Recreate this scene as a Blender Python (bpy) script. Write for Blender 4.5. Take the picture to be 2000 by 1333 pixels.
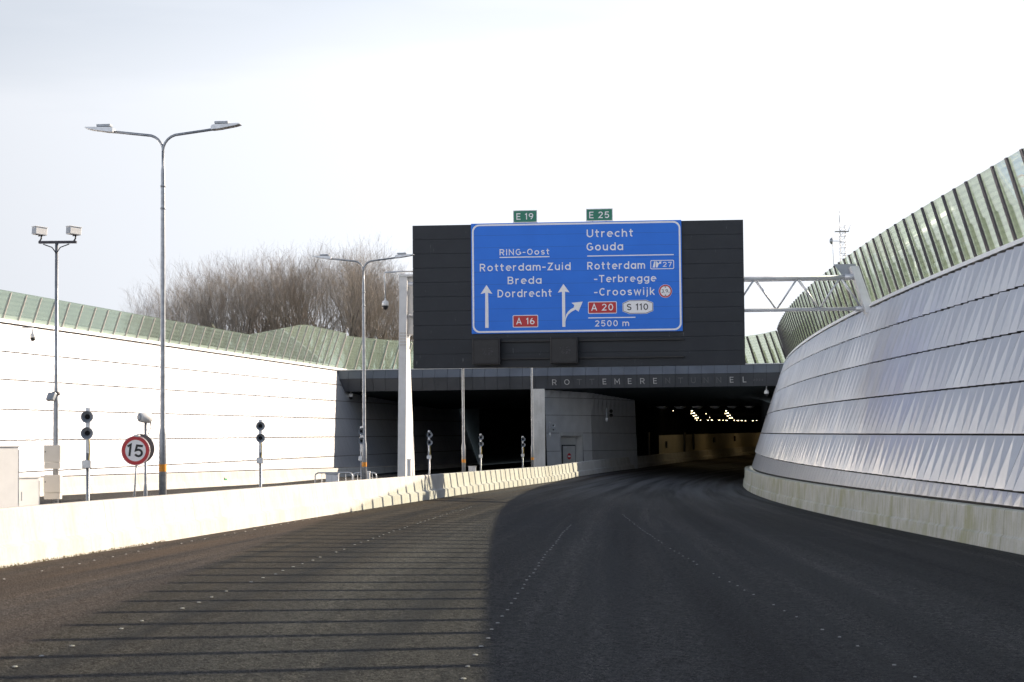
import bpy, bmesh, math, random
from mathutils import Vector, Matrix, Quaternion
R = math.radians
random.seed(7)
for o in list(bpy.data.objects): bpy.data.objects.remove(o)
SC = bpy.context.scene
COL = SC.collection

# ------------------------------------------------------------------ camera
FPX = 3889.0                      # focal length in pixels of the 2000 px wide photograph
PITCH, ROLL = R(3.216), R(0.5)
EYE = Vector((0, 0, 2.0))
cd = bpy.data.cameras.new('camera')
cam = bpy.data.objects.new('camera', cd); COL.objects.link(cam)
cd.lens = 70.0; cd.sensor_width = 36.0; cd.clip_start = 0.1; cd.clip_end = 5000
cam.location = EYE
cam.rotation_mode = 'QUATERNION'
cam.rotation_quaternion = (Matrix.Rotation(R(90) + PITCH, 3, 'X') @ Matrix.Rotation(-ROLL, 3, 'Z')).to_quaternion()
cd.dof.use_dof = True; cd.dof.focus_distance = 95.0; cd.dof.aperture_fstop = 5.0
SC.camera = cam

# ------------------------------------------------------------------ sun, sky, exposure
SUN = Vector((1.91, 1.15, 1.0)).normalized()
EL = math.asin(SUN.z); AZ = math.atan2(SUN.x, SUN.y)
sd = bpy.data.lights.new('sun', 'SUN'); sun = bpy.data.objects.new('sun', sd); COL.objects.link(sun)
sd.energy = 5.0; sd.angle = R(0.35); sd.color = (1.0, 0.84, 0.66)
sun.rotation_mode = 'QUATERNION'; sun.rotation_quaternion = SUN.to_track_quat('Z', 'Y')
sun.location = SUN * 300
W = bpy.data.worlds.new('World'); SC.world = W; W.use_nodes = True
nt = W.node_tree; nt.nodes.clear()
def wn(t, **k):
    n = nt.nodes.new(t)
    for a, b in k.items(): setattr(n, a, b)
    return n
sky = wn('ShaderNodeTexSky', sky_type='NISHITA', sun_disc=False, sun_elevation=EL, sun_rotation=AZ, dust_density=1.5, air_density=1.0, ozone_density=3.0)
bg1 = wn('ShaderNodeBackground'); bg1.inputs[1].default_value = 0.05
bg2 = wn('ShaderNodeBackground'); bg2.inputs[0].default_value = (0.90, 0.935, 1.0, 1); bg2.inputs[1].default_value = 0.50
tc = wn('ShaderNodeTexCoord'); mp = wn('ShaderNodeMapping'); mp.inputs['Scale'].default_value = (3.2, 3.2, 22)
nz = wn('ShaderNodeTexNoise'); nz.inputs['Scale'].default_value = 1.0; nz.inputs['Detail'].default_value = 4
sx = wn('ShaderNodeSeparateXYZ')
dot = wn('ShaderNodeVectorMath', operation='DOT_PRODUCT'); dot.inputs[1].default_value = SUN
# thin high cloud: thicker low down and towards the sun
m1 = wn('ShaderNodeMapRange'); m1.inputs[1].default_value = 0.17; m1.inputs[2].default_value = 0.36; m1.inputs[3].default_value = 1.0; m1.inputs[4].default_value = 0.0
m2 = wn('ShaderNodeMapRange'); m2.inputs[1].default_value = 0.20; m2.inputs[2].default_value = 0.62; m2.inputs[3].default_value = -0.10; m2.inputs[4].default_value = 0.25
m5 = wn('ShaderNodeMapRange'); m5.inputs[1].default_value = 0.25; m5.inputs[2].default_value = 0.50; m5.inputs[3].default_value = 0.43; m5.inputs[4].default_value = 0.58
m3 = wn('ShaderNodeMapRange'); m3.inputs[1].default_value = 0.35; m3.inputs[2].default_value = 0.65; m3.inputs[3].default_value = -0.08; m3.inputs[4].default_value = 0.10
a1 = wn('ShaderNodeMath', operation='ADD'); a2 = wn('ShaderNodeMath', operation='ADD', use_clamp=True)
mxs = wn('ShaderNodeMixShader'); out = wn('ShaderNodeOutputWorld')
L = nt.links.new
L(tc.outputs['Generated'], mp.inputs[0]); L(mp.outputs[0], nz.inputs['Vector'])
L(tc.outputs['Generated'], sx.inputs[0]); L(sx.outputs[2], m1.inputs[0])
m7 = wn('ShaderNodeMapRange'); m7.inputs[1].default_value = -0.70; m7.inputs[2].default_value = -0.10; m7.inputs[3].default_value = 0.8; m7.inputs[4].default_value = 0.0  # added cloud cover opposite the sun, a fill for shaded faces
a4 = wn('ShaderNodeMath', operation='ADD')
L(tc.outputs['Generated'], dot.inputs[0]); L(dot.outputs['Value'], m7.inputs[0]); L(dot.outputs['Value'], m2.inputs[0])
L(nz.outputs[0], m3.inputs[0]); L(dot.outputs['Value'], m5.inputs[0]); m6 = wn('ShaderNodeMapRange'); m6.inputs[1].default_value = -0.85; m6.inputs[2].default_value = -0.05; m6.inputs[3].default_value = 0.68; m6.inputs[4].default_value = 0.0
a3 = wn('ShaderNodeMath', operation='ADD')      # out-of-view cloud opposite the sun, brightened to fill camera-facing surfaces
L(dot.outputs['Value'], m6.inputs[0]); L(m5.outputs[0], a3.inputs[0]); L(m6.outputs[0], a3.inputs[1]); L(a3.outputs[0], bg2.inputs[1])
L(m1.outputs[0], a1.inputs[0]); L(m2.outputs[0], a1.inputs[1]); L(a1.outputs[0], a4.inputs[0]); L(m7.outputs[0], a4.inputs[1]); L(a4.outputs[0], a2.inputs[0]); L(m3.outputs[0], a2.inputs[1])
L(sky.outputs[0], bg1.inputs[0]); L(a2.outputs[0], mxs.inputs[0]); L(bg1.outputs[0], mxs.inputs[1]); L(bg2.outputs[0], mxs.inputs[2]); L(mxs.outputs[0], out.inputs[0])
SC.view_settings.view_transform = 'Standard'; SC.view_settings.look = 'None'; SC.view_settings.gamma = 1.0
SC.view_settings.exposure = 1.0
SC.render.engine = 'CYCLES'
SC.cycles.max_bounces = 10; SC.cycles.transparent_max_bounces = 40; SC.cycles.use_denoising = True

# ------------------------------------------------------------------ helpers
CAMM = (Matrix.Rotation(R(90) + PITCH, 3, 'X') @ Matrix.Rotation(-ROLL, 3, 'Z'))
def at(x, y, Y):
    """world point at distance Y ahead seen at photo pixel x, y (used to read true positions off the photo)"""
    d = CAMM @ Vector(((x - 1000) / FPX, -(y - 666.5) / FPX, -1))
    return EYE + d * (Y / d.y)

def tag(o, label=None, cat=None, group=None, kind=None):
    if label: o['label'] = label
    if cat: o['category'] = cat
    if group: o['group'] = group
    if kind: o['kind'] = kind
    return o
def empty(name, loc=(0, 0, 0), rz=0.0):
    o = bpy.data.objects.new(name, None); COL.objects.link(o)
    o.location = loc; o.rotation_euler = (0, 0, rz); o.empty_display_size = .2
    return o
def kids(o): return [c for c in bpy.data.objects if c.parent == o]
def copy_tree(o, parent=None):
    c = o.copy(); COL.objects.link(c)
    if parent: c.parent = parent
    for ch in kids(o): copy_tree(ch, c)
    return c

class MB:
    def __init__(s): s.v = []; s.f = []; s.sm = []; s.uv = []
    def add(s, vs, fs, smooth=False, uvs=None):
        b = len(s.v); s.v += [tuple(p) for p in vs]
        for f in fs:
            s.f.append(tuple(i + b for i in f)); s.sm.append(smooth)
        s.uv += list(uvs) if uvs else [(0, 0)] * len(vs)
    def box(s, a, b, M=None, bev=0.0):
        x0, y0, z0 = a; x1, y1, z1 = b
        if x1 < x0: x0, x1 = x1, x0
        if y1 < y0: y0, y1 = y1, y0
        if z1 < z0: z0, z1 = z1, z0
        c = bev
        if c <= 0:
            vs = [(x0,y0,z0),(x1,y0,z0),(x1,y1,z0),(x0,y1,z0),(x0,y0,z1),(x1,y0,z1),(x1,y1,z1),(x0,y1,z1)]
            fs = [(0,3,2,1),(4,5,6,7),(0,1,5,4),(1,2,6,5),(2,3,7,6),(3,0,4,7)]
        else:
            bm = bmesh.new(); bmesh.ops.create_cube(bm, size=1)
            for v in bm.verts: v.co = Vector(((x0+x1)/2 + v.co.x*(x1-x0), (y0+y1)/2 + v.co.y*(y1-y0), (z0+z1)/2 + v.co.z*(z1-z0)))
            bmesh.ops.bevel(bm, geom=bm.edges[:] , offset=c, segments=2, affect='EDGES', profile=.5)
            bm.verts.index_update(); vs = [tuple(v.co) for v in bm.verts]; fs = [tuple(v.index for v in f.verts) for f in bm.faces]; bm.free()
        if M: vs = [M @ Vector(p) for p in vs]
        s.add(vs, fs)
    def tube(s, pts, rs, n=10, cap=True, smooth=True):
        pts = [Vector(p) for p in pts]
        if not hasattr(rs, '__len__'): rs = [rs] * len(pts)
        vs = []; fs = []; up = None
        for i, p in enumerate(pts):
            t = (pts[min(i+1, len(pts)-1)] - pts[max(i-1, 0)]).normalized()
            if up is None:
                up = Vector((0, 0, 1)) if abs(t.z) < .9 else Vector((1, 0, 0))
            a = (up - t * up.dot(t)).normalized(); b = t.cross(a); up = a
            for k in range(n):
                w = 2 * math.pi * k / n
                vs.append(p + (a * math.cos(w) + b * math.sin(w)) * rs[i])
        for i in range(len(pts) - 1):
            for k in range(n):
                fs.append((i*n+k, i*n+(k+1) % n, (i+1)*n+(k+1) % n, (i+1)*n+k))
        s.add(vs, fs, smooth)
        if cap and n > 3:
            b = len(s.v) - len(vs)
            s.f.append(tuple(b + k for k in reversed(range(n)))); s.sm.append(False)
            s.f.append(tuple(b + (len(pts)-1)*n + k for k in range(n))); s.sm.append(False)
    def lathe(s, prof, n=20, M=None, smooth=True):
        """prof: (radius, height) round local z"""
        vs = []; fs = []
        for r, h in prof:
            for k in range(n):
                w = 2*math.pi*k/n; p = Vector((r*math.cos(w), r*math.sin(w), h))
                vs.append(M @ p if M else p)
        for i in range(len(prof)-1):
            for k in range(n): fs.append((i*n+k, i*n+(k+1) % n, (i+1)*n+(k+1) % n, (i+1)*n+k))
        s.add(vs, fs, smooth)
        b = len(s.v) - len(vs)
        if prof[0][0] > 1e-4: s.f.append(tuple(b+k for k in reversed(range(n)))); s.sm.append(False)
        if prof[-1][0] > 1e-4: s.f.append(tuple(b+(len(prof)-1)*n+k for k in range(n))); s.sm.append(False)
    def prism(s, poly, y0, y1, M=None):
        """poly in local x,z, extruded along y"""
        n = len(poly)
        vs = [Vector((p[0], y0, p[1])) for p in poly] + [Vector((p[0], y1, p[1])) for p in poly]
        if M: vs = [M @ p for p in vs]
        fs = [tuple(range(n)), tuple(reversed(range(n, 2*n)))] + [(i, i+n, (i+1) % n + n, (i+1) % n) for i in range(n)]
        s.add(vs, fs)
    def flat(s, poly, y):
        s.add([(p[0], y, p[1]) for p in poly], [tuple(range(len(poly)))])
    def build(s, name, m, parent=None, loc=None):
        me = bpy.data.meshes.new(name); me.from_pydata(s.v, [], s.f); me.update()
        me.polygons.foreach_set('use_smooth', s.sm)
        if any(u != (0, 0) for u in s.uv):
            ul = me.uv_layers.new(name='UVMap')
            for lp in me.loops: ul.data[lp.index].uv = s.uv[lp.vertex_index]
        bm = bmesh.new(); bm.from_mesh(me); bmesh.ops.recalc_face_normals(bm, faces=bm.faces) if len(s.f) < 60000 else None; bm.to_mesh(me); bm.free()
        me.materials.append(m)
        o = bpy.data.objects.new(name, me); COL.objects.link(o)
        if parent: o.parent = parent
        if loc: o.location = loc
        return o

# ------------------------------------------------------------------ materials
def nmat(name):
    m = bpy.data.materials.new(name); m.use_nodes = True
    t = m.node_tree; t.nodes.clear()
    o = t.nodes.new('ShaderNodeOutputMaterial'); b = t.nodes.new('ShaderNodeBsdfPrincipled')
    t.links.new(b.outputs[0], o.inputs[0])
    return m, t, b, o
def N(t, ty, **k):
    n = t.nodes.new(ty)
    for a, v in k.items(): setattr(n, a, v)
    return n
def math_(t, op, a, b=None, clamp=False):
    n = t.nodes.new('ShaderNodeMath'); n.operation = op; n.use_clamp = clamp
    for i, v in enumerate((a, b)):
        if v is None: continue
        if isinstance(v, (int, float)): n.inputs[i].default_value = v
        else: t.links.new(v, n.inputs[i])
    return n.outputs[0]
def mixc(t, fac, a, b, mode='MIX'):
    n = t.nodes.new('ShaderNodeMix'); n.data_type = 'RGBA'; n.blend_type = mode
    for i, v in ((0, fac), (6, a), (7, b)):
        if isinstance(v, (int, float)): n.inputs[i].default_value = v
        elif isinstance(v, tuple): n.inputs[i].default_value = (*v, 1)
        else: t.links.new(v, n.inputs[i])
    return n.outputs[2]
def noise(t, vec, scale, detail=4, rough=.55):
    n = t.nodes.new('ShaderNodeTexNoise'); n.inputs['Scale'].default_value = scale; n.inputs['Detail'].default_value = detail; n.inputs['Roughness'].default_value = rough
    if vec is not None: t.links.new(vec, n.inputs['Vector'])
    return n.outputs[0]
def ramp(t, x, a, b, lo=0., hi=1.):
    n = t.nodes.new('ShaderNodeMapRange'); t.links.new(x, n.inputs[0])
    for i, v in enumerate((a, b, lo, hi)): n.inputs[i+1].default_value = v
    return n.outputs[0]
def coord(t, which='Object', scale=(1, 1, 1)):
    c = t.nodes.new('ShaderNodeTexCoord'); m = t.nodes.new('ShaderNodeMapping'); m.inputs['Scale'].default_value = scale
    t.links.new(c.outputs[which], m.inputs[0]); return m.outputs[0]
def bump(t, b, h, strength=.3, dist=.02):
    n = t.nodes.new('ShaderNodeBump'); n.inputs['Strength'].default_value = strength; n.inputs['Distance'].default_value = dist
    t.links.new(h, n.inputs['Height']); t.links.new(n.outputs[0], b.inputs['Normal'])
def simple(name, col, rough=.5, metal=0., var=.12, scale=3., spec=.5, bmp=0.):
    m, t, b, o = nmat(name)
    v = coord(t); n1 = noise(t, v, scale); 
    c = mixc(t, ramp(t, n1, .3, .7), tuple(x*(1-var) for x in col), tuple(min(1, x*(1+var)) for x in col))
    t.links.new(c, b.inputs['Base Color'])
    r = ramp(t, noise(t, v, scale*4), .3, .7, max(.02, rough*.85), min(1, rough*1.15)); t.links.new(r, b.inputs['Roughness'])
    b.inputs['Metallic'].default_value = metal; b.inputs['Specular IOR Level'].default_value = spec
    if bmp: bump(t, b, noise(t, v, scale*10), bmp, .01)
    return m
M = {}
def build_materials():
    # asphalt: uv u = metres from the left edge, v = metres along
    def asphalt(name, dust):
        m, t, b, o = nmat(name)
        uv = N(t, 'ShaderNodeUVMap').outputs[0]
        obj = coord(t)
        streak = t.nodes.new('ShaderNodeMapping'); streak.inputs['Scale'].default_value = (1.5, .035, 1); t.links.new(uv, streak.inputs[0])
        s1 = noise(t, streak.outputs[0], 1.0, 5, .6)
        st2 = t.nodes.new('ShaderNodeMapping'); st2.inputs['Scale'].default_value = (.55, .010, 1); t.links.new(uv, st2.inputs[0])
        s2 = noise(t, st2.outputs[0], 1.0, 3)
        g = noise(t, obj, 11, 3, .8); g2 = noise(t, obj, 42, 2, .6)
        v = t.nodes.new('ShaderNodeTexVoronoi'); v.inputs['Scale'].default_value = 24; t.links.new(obj, v.inputs['Vector'])
        base = mixc(t, ramp(t, g, .41, .62), (.002, .0021, .0027), (.058, .0585, .061))
        base = mixc(t, ramp(t, g2, .57, .68), base, (.19, .185, .178))
        base = mixc(t, ramp(t, v.outputs['Distance'], .0, .22, .55, 0), base, (.006, .006, .008))
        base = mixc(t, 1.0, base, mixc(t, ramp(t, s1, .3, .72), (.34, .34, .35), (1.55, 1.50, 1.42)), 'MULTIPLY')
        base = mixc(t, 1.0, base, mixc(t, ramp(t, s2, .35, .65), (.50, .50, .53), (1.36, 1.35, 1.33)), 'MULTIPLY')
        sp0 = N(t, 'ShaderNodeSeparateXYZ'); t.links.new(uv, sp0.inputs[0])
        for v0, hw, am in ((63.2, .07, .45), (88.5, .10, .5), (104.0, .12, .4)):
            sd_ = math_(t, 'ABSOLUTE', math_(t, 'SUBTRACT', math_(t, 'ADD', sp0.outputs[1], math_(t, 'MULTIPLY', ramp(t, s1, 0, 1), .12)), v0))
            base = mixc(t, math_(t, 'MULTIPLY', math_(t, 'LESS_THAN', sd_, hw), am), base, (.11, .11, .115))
        if dust:
            sp = N(t, 'ShaderNodeSeparateXYZ'); t.links.new(uv, sp.inputs[0])
            d = math_(t, 'MULTIPLY', ramp(t, sp.outputs[0], .4, 6.5, 1, 0), ramp(t, s1, .25, .65))
            base = mixc(t, math_(t, 'MULTIPLY', d, .70), base, (.082, .056, .036))
            # pale chalky dust near the tunnel mouth, strengthened to paint the far sheen
            e = math_(t, 'MULTIPLY', ramp(t, sp.outputs[1], 88, 125, 0, 1), ramp(t, noise(t, streak.outputs[0], .6, 4), .36, .62))
            base = mixc(t, math_(t, 'MULTIPLY', e, .55), base, (.15, .152, .16))
        t.links.new(base, b.inputs['Base Color'])
        t.links.new(ramp(t, s1, .3, .7, .70, .90), b.inputs['Roughness'])
        b.inputs['Specular IOR Level'].default_value = .12
        bump(t, b, mixc(t, .5, g, v.outputs['Distance']), .8, .03)
        return m
    M['asphalt'] = asphalt('asphalt', True); M['asphalt_far'] = asphalt('asphalt_far_lanes', False)
    # cast concrete, uv u = metres across the profile, v = metres along
    def concrete(name, c1, c2, stain, amount, joint):
        m, t, b, o = nmat(name)
        uv = N(t, 'ShaderNodeUVMap').outputs[0]; obj = coord(t)
        sp = N(t, 'ShaderNodeSeparateXYZ'); t.links.new(uv, sp.inputs[0])
        c = mixc(t, ramp(t, noise(t, obj, .9, 5), .3, .7), c1, c2)
        mm = t.nodes.new('ShaderNodeMapping'); mm.inputs['Scale'].default_value = (.7, 5., 1); t.links.new(uv, mm.inputs[0])
        run = noise(t, mm.outputs[0], 1., 4, .65)
        c = mixc(t, math_(t, 'MULTIPLY', ramp(t, run, .48, .72), amount), c, stain)
        blot = noise(t, obj, .55, 3)
        c = mixc(t, math_(t, 'MULTIPLY', ramp(t, blot, .5, .66), amount*.8), c, stain)
        c = mixc(t, ramp(t, noise(t, obj, 14, 3), .55, .8, 0, .3), c, (.12, .115, .10))
        fr = math_(t, 'FRACT', math_(t, 'DIVIDE', sp.outputs[1], joint))
        c = mixc(t, math_(t, 'MULTIPLY', math_(t, 'LESS_THAN', fr, .0035), .7), c, (.06, .057, .05))
        t.links.new(c, b.inputs['Base Color']); b.inputs['Roughness'].default_value = .85; b.inputs['Specular IOR Level'].default_value = .3
        bump(t, b, noise(t, obj, 20, 4), .25, .01)
        return m
    M['barrier'] = concrete('barrier_concrete', (.47, .46, .44), (.57, .56, .54), (.36, .335, .29), .4, 7.2)
    M['plinth'] = concrete('plinth_concrete', (.52, .52, .47), (.66, .65, .60), (.37, .37, .19), .8, 8.3)
    M['pillar'] = concrete('pillar_concrete', (.62, .61, .59), (.72, .71, .69), (.42, .41, .37), .4, 50)
    # white ribbed cladding
    m, t, b, o = nmat('white_cladding')
    obj = coord(t); c = mixc(t, ramp(t, noise(t, obj, .35, 4), .3, .7), (.64, .64, .67), (.73, .73, .75))
    uv = N(t, 'ShaderNodeUVMap').outputs[0]
    mm = t.nodes.new('ShaderNodeMapping'); mm.inputs['Scale'].default_value = (.25, 3., 1); t.links.new(uv, mm.inputs[0])
    c = mixc(t, ramp(t, noise(t, mm.outputs[0], 1., 4), .5, .8, 0, .35), c, (.52, .51, .50))
    t.links.new(c, b.inputs['Base Color']); b.inputs['Roughness'].default_value = .31; b.inputs['Metallic'].default_value = .42; b.inputs['Specular IOR Level'].default_value = .5
    M['cladding'] = m
    M['greypanel'] = simple('grey_ribbed_panel', (.58, .59, .61), .42, .2, .08, 1)
    M['white'] = simple('white_coated_steel', (.78, .78, .78), .4, 0, .05)
    M['cabinet'] = simple('cream_grey_cabinet', (.62, .58, .52), .5, 0, .06)
    M['galv'] = simple('galvanised_steel', (.30, .32, .35), .45, .65, .22, 9)
    M['galv_light'] = simple('pale_galvanised_steel', (.55, .57, .60), .4, .5, .12, 9)
    M['alu'] = simple('pale_aluminium', (.60, .62, .66), .4, .4, .1)
    M['horn'] = simple('grey_horn_plastic', (.33, .36, .40), .5, 0, .08)
    M['black'] = simple('matt_black', (.012, .012, .014), .5, 0, .2)
    M['gap'] = simple('dark_shadow_gap', (.02, .018, .02), .8, 0, .2)
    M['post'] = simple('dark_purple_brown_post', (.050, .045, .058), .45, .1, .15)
    M['post_sunlit'] = simple('sunlit_post', (.52, .49, .47), .45, .1, .1)  # same posts on the left, sunlight put into a paler colour
    M['fin'] = simple('pale_green_grey_fin', (.46, .55, .46), .55, 0, .08)
    M['postlight'] = simple('grey_post', (.34, .31, .31), .45, .1, .12)
    M['greendoor'] = simple('grey_door_paint', (.50, .51, .51), .5, 0, .05)
    M['signwhite'] = simple('retroreflective_white', (.90, .885, .91), .5, 0, .03, 8)
    M['signred'] = simple('sign_red', (.52, .022, .030), .45, 0, .05)
    M['signgreen'] = simple('sign_green', (.014, .20, .125), .45, 0, .06)
    M['orange'] = simple('orange_sticker', (.70, .27, .02), .5, 0, .15, 20)
    M['yellow'] = simple('yellow_cable', (.6, .45, .05), .5)
    M['stickergreen'] = simple('green_sticker', (.02, .30, .10), .5)
    M['lane'] = simple('white_marking_paint', (.33, .33, .32), .7, 0, .15, 20)
    M['letter'] = simple('brushed_steel_letters', (.62, .63, .64), .35, .3, .06)
    M['letter_noglint'] = simple('steel_letters_no_glint', (.17, .18, .19), .4, .3, .1)  # same steel, the missing reflection put into a darker colour
    M['bark'] = simple('bare_branch_bark', (.275, .24, .208), .9, 0, .25, 2)
    M['trunk'] = simple('dark_trunk_bark', (.13, .112, .098), .9, 0, .25, 2)
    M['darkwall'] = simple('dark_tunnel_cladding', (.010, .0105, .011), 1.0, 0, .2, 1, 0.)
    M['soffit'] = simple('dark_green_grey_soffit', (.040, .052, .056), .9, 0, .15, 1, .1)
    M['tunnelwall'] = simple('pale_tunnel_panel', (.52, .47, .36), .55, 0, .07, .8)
    M['earth'] = simple('winter_grass_ground', (.085, .095, .045), .95, 0, .35, .5)
    M['weed'] = simple('dry_weeds', (.16, .14, .05), .9, 0, .3, 6)
    M['twiggreen'] = simple('hedge_twigs', (.045, .055, .035), .9, 0, .4, 2)
    # portal fascia; the top band's paler colour paints in skylight on its tilt
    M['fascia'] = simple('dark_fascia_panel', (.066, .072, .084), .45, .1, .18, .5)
    M['fasciatop'] = simple('skylit_fascia_panel', (.135, .150, .178), .45, .1, .15, .5)
    # black gantry boards: seams every 0.72 m, white runs of bird lime
    m, t, b, o = nmat('black_gantry_boards')
    obj = coord(t); sp = N(t, 'ShaderNodeSeparateXYZ'); t.links.new(obj, sp.inputs[0])
    c = mixc(t, ramp(t, noise(t, obj, 1.2, 4), .3, .7), (.012, .0155, .022), (.018, .022, .030))
    mm = coord(t, 'Object', (9, 1, .9)); r = noise(t, mm, 1.0, 5, .7)
    c = mixc(t, ramp(t, r, .655, .70), c, (.20, .20, .21))
    t.links.new(c, b.inputs['Base Color']); b.inputs['Roughness'].default_value = .6
    M['boards'] = m
    # blue sign foil with faint extrusion seams
    m, t, b, o = nmat('sign_blue_foil')
    obj = coord(t); sp = N(t, 'ShaderNodeSeparateXYZ'); t.links.new(obj, sp.inputs[0])
    c = mixc(t, ramp(t, noise(t, obj, .6, 3), .3, .7), (.008, .165, .74), (.011, .185, .80))
    fr = math_(t, 'FRACT', math_(t, 'DIVIDE', sp.outputs[2], .62)); c = mixc(t, math_(t, 'MULTIPLY', math_(t, 'LESS_THAN', fr, .03), .45), c, (.008, .05, .28))
    mm = coord(t, 'Object', (7, 1, .8)); c = mixc(t, ramp(t, noise(t, mm, 1., 5, .7), .71, .78, 0, .35), c, (.5, .55, .7))
    t.links.new(c, b.inputs['Base Color']); b.inputs['Roughness'].default_value = .5
    M['signblue'] = m
    # green glass panes, uv in metres: dashes printed in the glass, frosted foot strip (left side)
    def glass(name, tint, dif, df, strip):
        m, t, b, o = nmat(name); t.nodes.remove(b)
        uv = N(t, 'ShaderNodeUVMap').outputs[0]; sp = N(t, 'ShaderNodeSeparateXYZ'); t.links.new(uv, sp.inputs[0])
        row = math_(t, 'FLOOR', math_(t, 'DIVIDE', sp.outputs[1], .24))
        ux = math_(t, 'FRACT', math_(t, 'ADD', math_(t, 'DIVIDE', sp.outputs[0], .15), math_(t, 'MULTIPLY', row, .37)))
        vy = math_(t, 'FRACT', math_(t, 'DIVIDE', sp.outputs[1], .24))
        dash = math_(t, 'MULTIPLY', math_(t, 'LESS_THAN', ux, .34), math_(t, 'LESS_THAN', vy, .42))
        tr = N(t, 'ShaderNodeBsdfTransparent'); di = N(t, 'ShaderNodeBsdfDiffuse'); tl = N(t, 'ShaderNodeBsdfTranslucent'); gl = N(t, 'ShaderNodeBsdfGlossy')
        t.links.new(mixc(t, dash, tint, tuple(x*.86 for x in tint)), tr.inputs[0])
        obj = coord(t); dirt = ramp(t, noise(t, obj, 1.1, 5, .65), .35, .75, .85, 1.15)
        di.inputs[0].default_value = (*dif, 1); tl.inputs[0].default_value = (*dif, 1); gl.inputs[0].default_value = (.9, .95, .92, 1); gl.inputs['Roughness'].default_value = .03
        ms = N(t, 'ShaderNodeMixShader'); ms.inputs[0].default_value = .5; t.links.new(di.outputs[0], ms.inputs[1]); t.links.new(tl.outputs[0], ms.inputs[2])
        m2 = N(t, 'ShaderNodeMixShader'); fac = math_(t, 'MULTIPLY', dirt, df)
        fac = math_(t, 'MULTIPLY', fac, math_(t, 'SUBTRACT', 1, math_(t, 'MULTIPLY', dash, .75)))
        if strip: fac = math_(t, 'MAXIMUM', fac, math_(t, 'MULTIPLY', math_(t, 'LESS_THAN', sp.outputs[1], .24), .5))
        t.links.new(fac, m2.inputs[0]); t.links.new(tr.outputs[0], m2.inputs[1]); t.links.new(ms.outputs[0], m2.inputs[2])
        lw = N(t, 'ShaderNodeFresnel'); lw.inputs[0].default_value = 1.45
        m3 = N(t, 'ShaderNodeMixShader'); t.links.new(math_(t, 'MULTIPLY', lw.outputs[0], .55), m3.inputs[0]); t.links.new(m2.outputs[0], m3.inputs[1]); t.links.new(gl.outputs[0], m3.inputs[2])
        t.links.new(m3.outputs[0], o.inputs[0])
        return m
    M['glass'] = glass('green_noise_glass', (.935, .965, .91), (.70, .76, .64), .07, False)
    M['glass_left'] = glass('green_noise_glass_left', (.84, .915, .86), (.68, .76, .69), .26, True)
    def emis(name, col, s):
        m, t, b, o = nmat(name); b.inputs['Base Color'].default_value = (*col, 1); b.inputs['Emission Color'].default_value = (*col, 1); b.inputs['Emission Strength'].default_value = s
        return m
    M['lamp'] = emis('tunnel_lamp_lit', (1.0, .80, .46), 11)
    M['lampdeep'] = emis('deep_tunnel_lamp_lit', (1.0, .72, .34), 10)
build_materials()

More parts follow.
